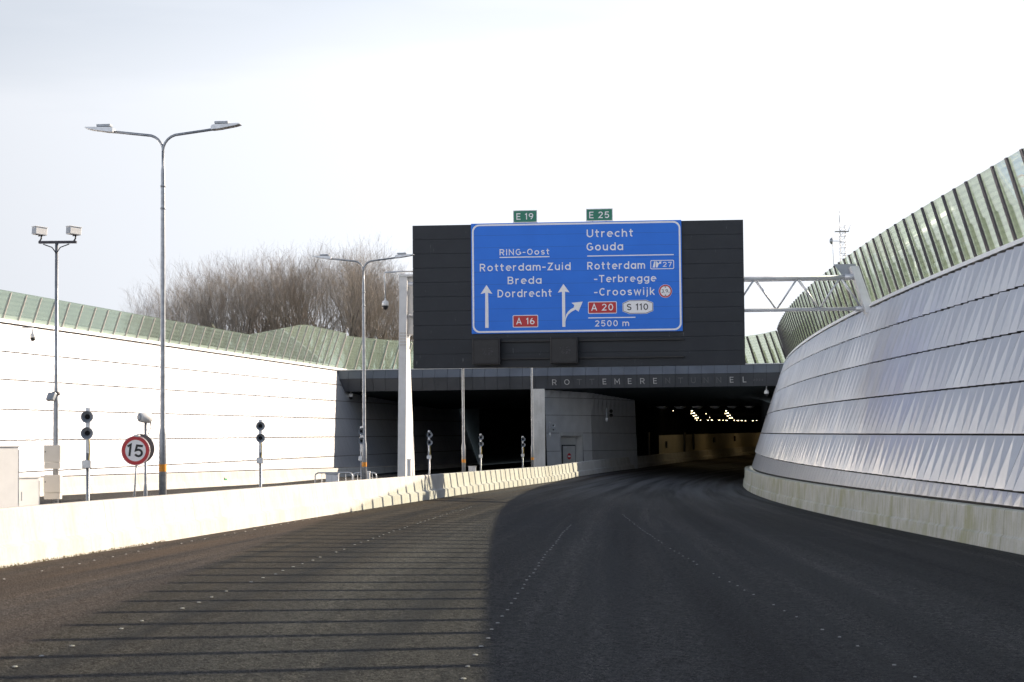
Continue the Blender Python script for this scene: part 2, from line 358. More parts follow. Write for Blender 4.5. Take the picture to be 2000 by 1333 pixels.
# ---- stroke lettering (road-sign style): every glyph is a set of centre-line strokes, cap height 1
def _a(cx, cy, rx, ry, a0, a1, n=9):
    return [(cx + rx*math.cos(R(a0 + (a1-a0)*i/n)), cy + ry*math.sin(R(a0 + (a1-a0)*i/n))) for i in range(n+1)]
def _ell(cx, cy, rx, ry): return _a(cx, cy, rx, ry, 0, 360, 24)
_h = .075                                   # half stroke
_X = .74                                    # x-height
def _bowl(): return _ell(.33, _X/2, .255, _X/2 - _h)
GL = {
 'A': (.74, [[(.06, 0), (.37, 1 - _h*.6), (.68, 0)], [(.17, .30), (.57, .30)]]),
 'B': (.66, [[(.075, 0), (.075, 1)], [(.075, .925), (.34, .925)] + _a(.36, .72, .20, .205, 90, -90) + [(.075, .515)], [(.34, .515)] + _a(.37, .295, .22, .22, 90, -90) + [(.075, .075)]]),
 'C': (.70, [_a(.38, .5, .305, .425, 48, 312, 18)]),
 'D': (.70, [[(.075, 0), (.075, 1)], [(.075, .925), (.28, .925)] + _a(.28, .5, .345, .425, 90, -90, 14) + [(.075, .075)]]),
 'E': (.58, [[(.075, 0), (.075, 1)], [(.075, .925), (.55, .925)], [(.075, .51), (.50, .51)], [(.075, .075), (.55, .075)]]),
 'G': (.74, [_a(.38, .5, .305, .425, 48, 360, 18) + [(.685, .48), (.42, .48)], [(.685, .5), (.685, .14)]]),
 'I': (.15, [[(.075, 0), (.075, 1)]]),
 'L': (.54, [[(.075, 1), (.075, .075), (.52, .075)]]),
 'M': (.84, [[(.075, 0), (.075, .95), (.42, .30), (.765, .95), (.765, 0)]]),
 'N': (.70, [[(.075, 0), (.075, .93), (.625, .07), (.625, 1)]]),
 'O': (.76, [_ell(.38, .5, .305, .425)]),
 'R': (.66, [[(.075, 0), (.075, 1)], [(.075, .925), (.34, .925)] + _a(.36, .695, .22, .23, 90, -90) + [(.075, .465)], [(.32, .465), (.59, 0)]]),
 'S': (.62, [_a(.31, .71, .225, .215, 28, 270, 14) + _a(.31, .285, .23, .21, 90, -152, 14)]),
 'T': (.64, [[(.0, .925), (.64, .925)], [(.32, 0), (.32, .925)]]),
 'U': (.70, [[(.075, 1), (.075, .36)] + _a(.35, .36, .275, .285, 180, 360, 12) + [(.625, 1)]]),
 'Z': (.64, [[(.05, .925), (.56, .925), (.08, .075), (.61, .075)]]),
 'a': (.62, [_bowl(), [(.585, _X), (.585, 0)]]),
 'b': (.62, [_ell(.33, _X/2, .255, _X/2 - _h), [(.075, 1), (.075, 0)]]),
 'c': (.54, [_a(.33, _X/2, .255, _X/2 - _h, 50, 310, 14)]),
 'd': (.62, [_bowl(), [(.585, 1), (.585, 0)]]),
 'e': (.62, [[(.08, .39), (.585, .39)] + _a(.33, _X/2, .255, _X/2 - _h, 4, 312, 16)]),
 'g': (.62, [_bowl(), [(.585, _X), (.585, .0)] + _a(.33, .0, .255, .20, 0, -145, 9)]),
 'h': (.58, [[(.075, 1), (.075, 0)], [(.075, .36)] + _a(.29, .42, .215, .245, 180, 0, 10) + [(.505, 0)]]),
 'i': (.15, [[(.075, 0), (.075, _X)], [(.075, .87), (.075, 1.0)]]),
 'j': (.22, [[(.145, _X), (.145, -.06)] + _a(.0, -.06, .145, .14, 0, -80, 5), [(.145, .87), (.145, 1.0)]]),
 'k': (.56, [[(.075, 1), (.075, 0)], [(.50, _X), (.10, .30)], [(.22, .44), (.52, 0)]]),
 'm': (.90, [[(.075, _X), (.075, 0)], [(.075, .42)] + _a(.265, .46, .19, .205, 180, 0, 9) + [(.455, 0)], [(.455, .42)] + _a(.645, .46, .19, .205, 180, 0, 9) + [(.835, 0)]]),
 'n': (.58, [[(.075, _X), (.075, 0)], [(.075, .36)] + _a(.29, .42, .215, .245, 180, 0, 10) + [(.505, 0)]]),
 'o': (.66, [_ell(.33, _X/2, .255, _X/2 - _h)]),
 'r': (.40, [[(.075, _X), (.075, 0)], [(.075, .40)] + _a(.30, .42, .225, .245, 180, 70, 7)]),
 's': (.52, [_a(.26, .525, .18, .14, 25, 270, 10) + _a(.26, .225, .19, .15, 90, -155, 10)]),
 't': (.42, [[(.17, .96), (.17, .22)] + _a(.32, .22, .15, .147, 180, 275, 6), [(.0, .665), (.40, .665)]]),
 'u': (.58, [[(.075, _X), (.075, .29)] + _a(.29, .29, .215, .215, 180, 360, 10), [(.505, _X), (.505, 0)]]),
 'w': (.84, [[(.05, _X), (.23, .06), (.42, .66), (.61, .06), (.79, _X)]]),
 'y': (.5, [[(.05, _X), (.27, .05)], [(.48, _X), (.18, -.25)]]),
 '-': (.38, [[(.0, .42), (.38, .42)]]), '.': (.16, [[(.08, 0), (.08, .15)]]), ' ': (.18, []),
 '0': (.62, [_ell(.31, .5, .235, .425)]),
 '1': (.30, [[(.02, .77), (.215, .93), (.215, 0)]]),
 '2': (.60, [_a(.30, .69, .225, .235, 165, -20, 11) + [(.09, .075), (.57, .075)]]),
 '3': (.60, [_a(.29, .715, .205, .21, 155, -90, 11), [(.26, .505)] + _a(.29, .29, .23, .215, 90, -155, 12)]),
 '4': (.62, [[(.45, 0), (.45, .93), (.05, .27), (.60, .27)]]),
 '5': (.60, [[(.54, .925), (.14, .925), (.10, .52)] + _a(.29, .335, .235, .26, 120, -150, 14)]),
 '6': (.62, [_ell(.31, .315, .235, .24), _a(.44, .33, .365, .60, 178, 105, 8)]),
 '7': (.56, [[(.02, .925), (.50, .925), (.19, 0)]]),
 '9': (.62, [_ell(.31, .685, .235, .24), _a(.18, .67, .365, .60, -2, -75, 8)]),
}
def stroke(pts, h):
    """ribbon with mitred corners and flat ends"""
    closed = math.dist(pts[0], pts[-1]) < 1e-6
    q = [Vector(p) for p in pts]
    if closed: q = q[:-1]
    cl = [q[0]]
    for p in q[1:]:
        if (p - cl[-1]).length > 1e-4: cl.append(p)
    q = cl; n = len(q); L_, R_ = [], []
    for i in range(n):
        a = q[(i-1) % n] if (closed or i > 0) else None; b = q[(i+1) % n] if (closed or i < n-1) else None
        d0 = (q[i]-a).normalized() if a is not None else None; d1 = (b-q[i]).normalized() if b is not None else None
        if d0 is None: d0 = d1
        if d1 is None: d1 = d0
        n0 = Vector((-d0.y, d0.x)); n1 = Vector((-d1.y, d1.x)); m = (n0+n1)
        if m.length < .2: m = n0.copy()
        m.normalize(); k = h/max(.42, m.dot(n0)); L_.append(q[i]+m*k); R_.append(q[i]-m*k)
    vs = L_ + R_; fs = [(i, i+1, n+i+1, n+i) for i in range(n-1)]
    if closed: fs.append((n-1, 0, n, 2*n-1))
    return vs, fs
def text(mb, s, x0, x1, zb, cap, y, weight=1.0, space=1.0, M4=None):
    """letters of s from x0 to x1 on baseline zb with capital height cap, on the plane local y"""
    gap = .17*space; w = sum(GL[c][0] for c in s) + gap*(len(s)-1); kx = (x1-x0)/w; x = 0.; lift = 0.
    for c in s:
        wd, strokes = GL[c]
        for st in strokes:
            vs, fs = stroke([(p[0]*kx, p[1]*cap) for p in st], _h*weight*cap)
            P = [Vector((x0 + x*kx + v[0], y - lift, zb + v[1])) for v in vs]
            if M4: P = [M4 @ p for p in P]
            mb.add(P, fs); lift = .0012 - lift
        x += wd + gap
def rrect(x0, z0, x1, z1, r, n=6):
    P = []
    for cx, cz, a in ((x1-r, z0+r, -90), (x1-r, z1-r, 0), (x0+r, z1-r, 90), (x0+r, z0+r, 180)):
        for i in range(n+1):
            w = R(a + 90*i/n); P.append((cx + r*math.cos(w), cz + r*math.sin(w)))
    return P
def circ(x, z, r, n=40): return [(x + r*math.cos(2*math.pi*k/n), z + r*math.sin(2*math.pi*k/n)) for k in range(n)]
def ring(mb, outer, inner, y):
    n = len(outer); mb.add([(p[0], y, p[1]) for p in outer] + [(p[0], y, p[1]) for p in inner], [(i, (i+1) % n, (i+1) % n + n, i+n) for i in range(n)])

# ------------------------------------------------------------------ plan of the road (metres, z = 0 at its left edge)
def XB(Y):                                  # foot of the left barrier
    if Y <= 141: return -12.82 + .09*Y + .000158*Y*Y
    if Y <= 185:
        t = Y - 141; return 3.01 + .1346*t + .00138*t*t
    t = Y - 185; return 11.6 + .2*t + .00045*t*t
def XR(Y):                                  # foot of the right wall
    if Y <= 170: return 14 + (.00069 if Y > 80 else .00022)*(Y - 80)**2
    t = Y - 170; return 19.59 + .124*t + .004*t*t
def zL(Y): return max(0., .0114*(Y - 141))
def zR(Y): return -.95 + .0015*(Y - 64) + (max(0, Y-165)*.0114)
def road_z(X, Y):
    return zL(Y) + (zR(Y) - zL(Y))*(X - XB(Y))/(XR(Y) - XB(Y))
def XL(Y):                                  # foot of the far left wall
    if Y <= 168: return -23.3 + .1815*(Y - 105)
    if Y <= 180:
        t = Y - 168; return -11.87 + .1815*t + .0025*t*t
    return -9.33 + .2415*(Y - 180)
def tang(fn, Y): d = (fn(Y+.05) - fn(Y-.05))/.1; v = Vector((d, 1, 0)); return v.normalized()
def lerp(a, b, t): return a + (b-a)*t
LEV_R = ([9.0, 7.38, 5.75, 4.08, 2.42, .74, .25], [9.15, 8.05, 6.55, 4.95, 3.40, 1.86, .62])      # cladding joints at Y = 64 and 163
LEV_L = ([9.1, 7.5, 6.0, 4.44, 2.86, 1.25, .95], [9.2, 7.9, 6.5, 5.0, 3.5, 1.96, .9])            # at Y = 104 and 173
def levR(k, Y): return lerp(LEV_R[0][k], LEV_R[1][k], (Y-64)/99) if k else 9.05 + .0008*(Y-64)
def levL(k, Y): return lerp(LEV_L[0][k], LEV_L[1][k], (Y-104)/69)
def outw(fn, Y, side):
    t = tang(fn, Y); return Vector((t.y, -t.x, 0))*side

# ------------------------------------------------------------------ roads and ground
def road_sheet(name, xa, xb, za, zb, ys, m, nx=14):
    mb = MB(); vs = []; uv = []; fs = []
    for Y in ys:
        for i in range(nx+1):
            t = i/nx; x = lerp(xa(Y), xb(Y), t); vs.append((x, Y, lerp(za(Y), zb(Y), t))); uv.append((t*22.0 + .01, Y))
    for j in range(len(ys)-1):
        for i in range(nx):
            a = j*(nx+1)+i; fs.append((a, a+1, a+nx+2, a+nx+1))
    mb.add(vs, fs, False, uv)
    return tag(mb.build(name, m), None, None, None, 'structure')
YS = [y*2. for y in range(-25, 175)]
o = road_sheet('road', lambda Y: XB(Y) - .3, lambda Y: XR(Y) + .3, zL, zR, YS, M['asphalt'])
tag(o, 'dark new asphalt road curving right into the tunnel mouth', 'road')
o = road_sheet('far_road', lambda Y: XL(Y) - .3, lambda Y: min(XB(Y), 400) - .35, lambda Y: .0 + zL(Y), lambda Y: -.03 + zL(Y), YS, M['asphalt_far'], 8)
tag(o, 'strip of asphalt carriageway between the concrete barrier and the left wall', 'road')
GZ = 8.75
mb = MB()
ysl = [-50 + 10*i for i in range(23)]
def topx(fn, Y, side, z, z0): return fn(Y) + side*.35*(z - z0)
for fn, side, yend in ((XL, -1, 170.), (XR, 1, 164.)):
    ys = [y for y in ysl if y < yend] + [yend]
    for a, b in zip(ys, ys[1:]):
        xa = topx(fn, a, side, 9.0, -.9 if side > 0 else -.25) + side*.35; xb = topx(fn, b, side, 9.0, -.9 if side > 0 else -.25) + side*.35
        mb.add([(xa, a, GZ), (xb, b, GZ), (side*1500, b, GZ), (side*1500, a, GZ)], [(0, 1, 2, 3) if side > 0 else (3, 2, 1, 0)])
PL = Vector((-15.1, 170.2, 0)); PR = Vector((22.3, 164.2, 0))     # ends of the portal front in plan
mb.add([(-1500, 170.2, GZ), (PL.x-.6, 170.2, GZ), (PL.x-.6, PL.y+.6, GZ), (PR.x+.8, PR.y+.6, GZ), (PR.x+.8, 164.0, GZ), (1500, 164.0, GZ), (1500, 2500, GZ), (-1500, 2500, GZ)], [tuple(range(8))])
tag(mb.build('ground', M['earth']), 'grassy ground level with the wall tops', 'ground', None, 'structure')

# dotted lane markings (rows of painted dots), uv fractions measured on the road
def dots(lat, y0, y1, step, lab, rad=.032):
    mb = MB(); Y = y0; rnd = random.Random(int(y0*7+step*100))
    while Y < y1:
        Z = Y + rnd.uniform(-.12, .12); x = lat(Z) + rnd.uniform(-.03, .03); z = road_z(x, Z) + .006
        if rnd.random() > .06:
            r = rad*rnd.uniform(.75, 1.1); vs = [(x + r*math.cos(k*math.pi/4), Z + 1.5*r*math.sin(k*math.pi/4), z + .0) for k in range(8)]
            top = [(x + .75*r*math.cos(k*math.pi/4), Z + 1.1*r*math.sin(k*math.pi/4), z + .008) for k in range(8)]
            mb.add(vs + top, [tuple(range(8, 16))] + [(k, (k+1) % 8, (k+1) % 8 + 8, k+8) for k in range(8)])
        Y += step
    return tag(mb.build('lane_marking', M['lane']), lab, 'lane marking', None, 'structure')
def frac(tab):
    def f(Y):
        for (a, ta), (b, tb) in zip(tab, tab[1:]):
            if Y <= b or (b, tb) == tab[-1]:
                t = lerp(ta, tb, (Y-a)/(b-a)); return XB(Y) + t*(XR(Y)-XB(Y))
    return f
dots(lambda Y: XB(Y) + lerp(1.05, .66, max(0, min(1, (Y-34)/10))) - max(0, min(.4, (Y-44)*.02)), 30, 78, 1.15, 'row of small white dots along the foot of the left barrier', .028)
dots(frac([(20, .216), (30, .212), (41, .201), (53, .186), (66, .171), (80, .158)]), 18.9, 80, 1.13, 'dotted row crossing the striped sunlit half of the road')
dots(frac([(20, .401), (63, .400), (120, .395)]), 19.2, 66, 1.15, 'dotted row beside the edge of the big shadow')
dots(frac([(23, .601), (27, .594), (39, .566), (79, .482)]), 18.5, 79, 1.15, 'dotted row in the shaded right half of the road', .026)

# ------------------------------------------------------------------ profiles swept along the road
def sweep(fn, prof, ys, side, zf, uvk=0.):
    """prof: (outward offset, height above zf)"""
    mb = MB(); n = len(prof); vs = []; uv = []; fs = []
    du = [0.]
    hv = lambda h: h(ys[len(ys)//2]) if callable(h) else zf(ys[len(ys)//2]) + h
    for a, b in zip(prof, prof[1:]): du.append(du[-1] + math.hypot(a[0]-b[0], hv(a[1])-hv(b[1])))
    for Y in ys:
        ow = outw(fn, Y, side)
        for i, (f_, h) in enumerate(prof):
            hh = h(Y) if callable(h) else zf(Y) + h
            vs.append(Vector((fn(Y), Y, hh)) + ow*f_); uv.append((du[i] + .01, Y))
    for j in range(len(ys)-1):
        for i in range(n-1):
            a = j*n+i; fs.append((a, a+1, a+n+1, a+n))
    mb.add(vs, fs, False, uv)
    mb.f.append(tuple(range(n))); mb.sm.append(False); mb.f.append(tuple((len(ys)-1)*n + i for i in range(n))); mb.sm.append(False)
    return mb
BP = [(-.01, -.1), (0, .05), (.03, .33), (.15, .39), (.24, 1.02), (.27, 1.05), (.50, 1.05), (.53, 1.02), (.60, .39), (.72, .33), (.75, -.1)]
bar = sweep(XB, [(a, b) for a, b in BP], [-20 + 2.*i for i in range(160)], -1, zL).build('concrete_barrier', M['barrier'])
tag(bar, 'long pale concrete crash barrier with a stepped foot along the left edge of the road', 'crash barrier')

# ------------------------------------------------------------------ the two leaning clad walls
def clad_wall(name, lab, fn, side, lev, zb, y0, y1, ds, lean, plinth_prof, pm='plinth'):
    root = empty(name, (fn((y0+y1)/2), (y0+y1)/2, 0)); inv = -root.location
    tag(root, lab, 'wall')
    K = 7
    ys = [y0 + ds*i for i in range(int((y1-y0)/ds)+1)]
    def P(Y, z, off=0.):
        ow = outw(fn, Y, side); return Vector((fn(Y), Y, z)) + ow*(.30 + lean*(z - zb(Y)) + off)
    amp = .16 if side > 0 else .02
    mb = MB()
    for k in range(K-1):
        gap = .065 if side > 0 else .06
        for i in range(len(ys)-1):
            Ya, Yb = ys[i], ys[i+1]
            ta, tb = lev(k, Ya) - (0 if k else .06), lev(k, Yb) - (0 if k else .06)
            ba, bb = lev(k+1, Ya) + gap, lev(k+1, Yb) + gap
            full = 1.0 if k < K-2 else .20
            amp_t = amp if k < K-2 else amp*.20
            # folded sheet: bottom edge zigzags in antiphase with the top edge
            def jit(j, q): return .72 + .56*((math.sin(j*12.9898 + (k+q)*78.233)*43758.5453) % 1.0)
            dba = amp*full*jit(i, 1) if i % 2 == 0 else 0; dbb = 0 if i % 2 == 0 else amp*full*jit(i+1, 1)
            dta = 0 if i % 2 == 0 else amp_t*jit(i, 0); dtb = amp_t*jit(i+1, 0) if i % 2 == 0 else 0
            if i % 2 == 1: Yb = Yb - .016                  # open joint between two neighbouring panels
            v = [P(Ya, ba, -.02-dba), P(Yb, bb, -.02-dbb), P(Yb, tb, -.02-dtb), P(Ya, ta, -.02-dta)]
            u = [(ba, Ya), (bb, Yb), (tb, Yb), (ta, Ya)]
            tri = [(0, 1, 2), (0, 2, 3)] if i % 2 == 0 else [(0, 1, 3), (1, 2, 3)]
            mb.add([p + inv for p in v], tri, False, u)
    for p in mb.v[:0]: pass
    mb.build('cladding', M['cladding'], root)
    mb = MB()                                          # dark backing seen in the open joints
    for a, b in zip(ys, ys[1:]):
        mb.add([P(a, lev(6, a)-.1, .10)+inv, P(b, lev(6, b)-.1, .10)+inv, P(b, lev(0, b)+.02, .10)+inv, P(a, lev(0, a)+.02, .10)+inv,
                P(a, lev(6, a)-.1, .16)+inv, P(b, lev(6, b)-.1, .16)+inv, P(b, lev(0, b)+.02, .16)+inv, P(a, lev(0, a)+.02, .16)+inv], [(0, 1, 2, 3), (7, 6, 5, 4), (3, 2, 6, 7)])
    mb.build('backing', M['gap' if side > 0 else 'postlight'], root)
    mb = MB(); vs = []; fs = []                         # coping along the top
    prof = [(-.20, .02), (-.20, .20), (.34, .20), (.34, .02)]
    yc = ys[::2] + ([ys[-1]] if len(ys) % 2 == 0 else [])
    for Y in yc:
        for f_, h in prof: vs.append(P(Y, lev(0, Y)+h, f_) + inv)
    for j in range(len(yc)-1):
        for i in range(4): fs.append((j*4+i, j*4+(i+1) % 4, j*4+4+(i+1) % 4, j*4+4+i))
    fs += [(3, 2, 1, 0), tuple(len(vs)-4+i for i in range(4))]
    mb.add(vs, fs); mb.build('coping', M['white'], root)
    pl = sweep(fn, plinth_prof, [y0 + 2.*i for i in range(int((y1-y0)/2)+1)] + [y1], side, zb)
    pl.v = [tuple(Vector(p)+inv) for p in pl.v]
    pl.build('plinth', M[pm], root)
    return root, P
right_wall, PRW = clad_wall('panel_wall', 'leaning white folded metal wall on the right, all in shade, above a stained plinth', XR, 1, levR, zR, -14, 188, .58, .34,
    [(-.02, -.1), (0, .02), (.05, .40), (.13, .46), (.17, lambda Y: levR(6, Y)-.04), (.20, lambda Y: levR(6, Y)), (.55, lambda Y: levR(6, Y)), (.6, -.1)])
zLW = lambda Y: .0 + max(0, Y-168)*.012
left_wall, PLW = clad_wall('panel_wall', 'leaning white sunlit panel wall on the far left with thin dark joints', XL, -1, levL, zLW, 20, 206, .58, .36,
    [(-.02, -.1), (0, .02), (.10, .36), (.16, .40), (.22, lambda Y: levL(6, Y)-.04), (.25, lambda Y: levL(6, Y)), (.55, lambda Y: levL(6, Y)), (.6, -.1)], 'barrier')

# ------------------------------------------------------------------ glass noise screens
def post_mesh(h, lean, mdark, fin=True, wide=.09):
    """local x outward, y along, z up"""
    mb = MB()
    sh = lambda x, z: (x - lean*z, z)
    dp = .045 if wide > .2 else .09
    mb.prism([sh(-.03, 0), sh(dp, 0), sh(dp*.9, h), sh(-.03, h)], -wide/2, wide/2)
    mf = None
    if fin:
        fb = MB(); fb.prism([sh(.095, 0), sh(.31, 0), sh(.27, .50*h), sh(.205, .50*h), sh(.108, h*.985), sh(.095, h*.985)], -.02, .02)
        o = fb.build('fin', M['fin']); mf = o.data; bpy.data.objects.remove(o)
    o = mb.build('post', mdark); me = o.data; bpy.data.objects.remove(o)
    return me, mf
def screen(name, lab, pts, hs, side, lean, mglass, mpost, fin=True, wide=.28):
    """pts: foot points along the line; one post on each, one pane between each two"""
    root = empty(name, pts[len(pts)//2]); tag(root, lab, 'noise screen'); inv = -root.location
    pm = {}
    n = len(pts); fr = []
    for i, p in enumerate(pts):
        t = (pts[min(i+1, n-1)] - pts[max(0, i-1)]); t.z = 0; t.normalize()
        fr.append((t, Vector((t.y, -t.x, 0))*side))
    for i, p in enumerate(pts):
        h = round(hs[i], 1)
        if h not in pm: pm[h] = post_mesh(h - .08, lean, mpost, fin, wide)
        o = bpy.data.objects.new('post', pm[h][0]); COL.objects.link(o); o.parent = root
        if pm[h][1]: q_ = bpy.data.objects.new('fin', pm[h][1]); COL.objects.link(q_); q_.parent = o
        t, ow = fr[i]
        Mx = Matrix((( ow.x, t.x*side, 0, 0), (ow.y, t.y*side, 0, 0), (0, 0, 1, 0), (0, 0, 0, 1)))
        o.matrix_local = Matrix.Translation(p + inv) @ Mx
    for i in range(n-1):
        mb = MB(); a, b = pts[i]+inv, pts[i+1]+inv; wl = (b-a).length
        vs = []; uv = []
        for off in (.045, .065):
            for q, j, hh, u in ((a, i, 0, 0), (b, i+1, 0, wl), (b, i+1, hs[i+1]-.02, wl), (a, i, hs[i]-.02, 0)):
                ow = fr[j][1]; vs.append(q + ow*(off - lean*hh) + Vector((0, 0, hh + .005))); uv.append((u + .01, hh))
        mb.add(vs, [(0, 1, 2, 3), (7, 6, 5, 4), (0, 4, 5, 1), (1, 5, 6, 2), (2, 6, 7, 3), (3, 7, 4, 0)], False, uv)
        mb.build('glass_pane', mglass, root)
    return root
def along(fn, P, lev, y0, y1, step, dz=.2):
    out = []; Y = y0
    while Y <= y1:
        out.append(P(Y, lev(0, Y) + dz, .05)); d = (fn(Y+.05)-fn(Y-.05))/.1; Y += step/math.sqrt(1+d*d)
    return out
pr = along(XR, PRW, levR, 12, 165, 2.0)
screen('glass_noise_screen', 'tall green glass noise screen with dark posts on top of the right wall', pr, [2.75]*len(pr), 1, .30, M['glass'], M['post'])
pl_ = along(XL, PLW, levL, 74, 170, 1.95)
hl = [1.5 if p.y < 146 else lerp(1.5, 3.0, min(1, (p.y-146)/12)) for p in pl_]
screen('glass_noise_screen', 'green glass noise screen on the left wall, low and then rising to a peak', pl_, hl, -1, .34, M['glass_left'], M['post_sunlit'], False, .07)
def poly(pts, z, step):
    out = []; P_ = [Vector((x, y, z)) for x, y in pts]; d = 0
    segs = []; tot = 0
    for a, b in zip(P_, P_[1:]): segs.append((tot, a, b)); tot += (b-a).length
    while d <= tot:
        for s0, a, b in reversed(segs):
            if d >= s0: out.append(a.lerp(b, (d-s0)/(b-a).length)); break
        d += step
    return out
pp = poly([(pr[-1].x, pr[-1].y + .3), (22.0, 168.6), (20.6, 173), (18.6, 178), (15.4, 184)], 9.2, 2.0)
screen('glass_noise_screen', 'short glass screen turning in over the tunnel roof beside the black sign panel', pp, [2.7]*len(pp), 1, .34, M['glass'], M['post'])
pp = poly([(pl_[-1].x, pl_[-1].y + .15), (-14.2, 174), (-12.2, 177.4), (-8.6, 184), (-3, 194)], 9.2, 2.0)
screen('glass_noise_screen', 'glass screen over the tunnel roof between the left wall and the white gantry post', pp, [3.0 + .0*i for i in range(len(pp))], -1, .34, M['glass_left'], M['post_sunlit'], False, .09)

# ------------------------------------------------------------------ tunnel portal
tun = empty('tunnel_portal', ((PL.x+PR.x)/2, (PL.y+PR.y)/2, 0))
tag(tun, 'dark tunnel portal with a panelled fascia, two mouths and a concrete middle pillar', 'tunnel')
inv = -tun.location
fd = (PR - PL).normalized(); fl = (PR - PL).length; fnorm = Vector((fd.y, -fd.x, 0))          # towards the camera
def FP(u, dep, z): return PL + fd*u - fnorm*dep + Vector((0, 0, z)) + inv
# upper (tilted back) and lower (tilted under) bands made of single panels with open joints
pw = 1.075; n0 = int(fl/pw) + 2
mu, ml = MB(), MB()
for i in range(-1, n0):
    a, b = i*pw + .012, (i+1)*pw - .012
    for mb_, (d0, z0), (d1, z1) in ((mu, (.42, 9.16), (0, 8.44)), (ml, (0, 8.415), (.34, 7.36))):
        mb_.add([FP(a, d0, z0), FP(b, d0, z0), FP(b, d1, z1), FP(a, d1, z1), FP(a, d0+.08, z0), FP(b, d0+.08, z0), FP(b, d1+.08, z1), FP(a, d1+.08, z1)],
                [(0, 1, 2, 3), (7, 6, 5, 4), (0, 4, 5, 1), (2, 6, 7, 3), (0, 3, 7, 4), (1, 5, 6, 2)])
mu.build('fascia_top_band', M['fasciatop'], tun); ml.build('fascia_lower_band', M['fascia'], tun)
mb = MB(); mb.add([FP(-2, .52, 9.17), FP(fl+2, .52, 9.17), FP(fl+2, .12, 8.43), FP(-2, .12, 8.43), FP(fl+2, .46, 7.36), FP(-2, .46, 7.36)], [(0, 1, 2, 3), (3, 2, 4, 5)])
mb.build('backing', M['gap'], tun)
mb = MB()
for i in range(-1, n0//2 + 1):
    a, b = i*2*pw, (i+1)*2*pw - .02
    mb.add([FP(a, .36, 9.175), FP(b, .36, 9.175), FP(b, 1.1, 9.175), FP(a, 1.1, 9.175), FP(a, .36, 9.23), FP(b, .36, 9.23), FP(b, 1.1, 9.23), FP(a, 1.1, 9.23)], [(3, 2, 1, 0), (4, 5, 6, 7), (0, 1, 5, 4), (1, 2, 6, 5), (2, 3, 7, 6), (3, 0, 4, 7)])
mb.build('roof_edge_trim', M['alu'], tun)
# soffit slopes down and in; its inner edge is a drop beam
mb = MB()
mb.add([FP(-3, .34, 7.35), FP(fl+3, .34, 7.35), Vector((62, 194, 6.42))+inv, Vector((-14, 199, 6.42))+inv, Vector((62, 194, 9.0))+inv, Vector((-14, 199, 9.0))+inv], [(0, 1, 2, 3), (3, 2, 4, 5)])
mb.build('soffit', M['soffit'], tun)
# name on the lower band, one letter per panel; darker letters paint the missing reflection
lb, ld = MB(), MB()
ang_m = Matrix((( fd.x, -fnorm.x, 0, 0), (fd.y, -fnorm.y, 0, 0), (0, 0, 1, 0), (0, 0, 0, 1)))
tilt = math.atan2(.34, 8.415-7.36)
nm = 'ROTTEMERENTUNNEL'; noglint = {2, 3, 9, 10, 11, 12, 13}
for i, ch in enumerate(nm):
    px = 1080.3 + i*25.05 + (0 if i < 9 else .0); q = at(px, 748, 166.6); u = (q - PL).dot(fd)
    zc = 7.90; dep = (8.415-zc)/(8.415-7.36)*.34 - .012
    Mx = Matrix.Translation(FP(u, dep, zc)) @ ang_m @ Matrix.Rotation(tilt, 4, 'X')
    w = {'M': .46, 'O': .48, 'N': .42, 'U': .42, 'E': .34, 'L': .32, 'T': .42, 'R': .40}[ch]
    text(ld if i in noglint else lb, ch, -w/2, w/2, -.25, .50, 0, .72, 1, Mx)
q = at(1482, 749, 166); u = (q - PL).dot(fd); Mx = Matrix.Translation(FP(u, (8.415-7.86)/1.055*.34 - .012, 7.86)) @ ang_m @ Matrix.Rotation(tilt, 4, 'X')
text(ld, '2024', -.42, .42, -.09, .18, 0, .9, 2.2, Mx)
lb.build('lettering', M['letter'], tun); ld.build('lettering', M['letter_noglint'], tun)
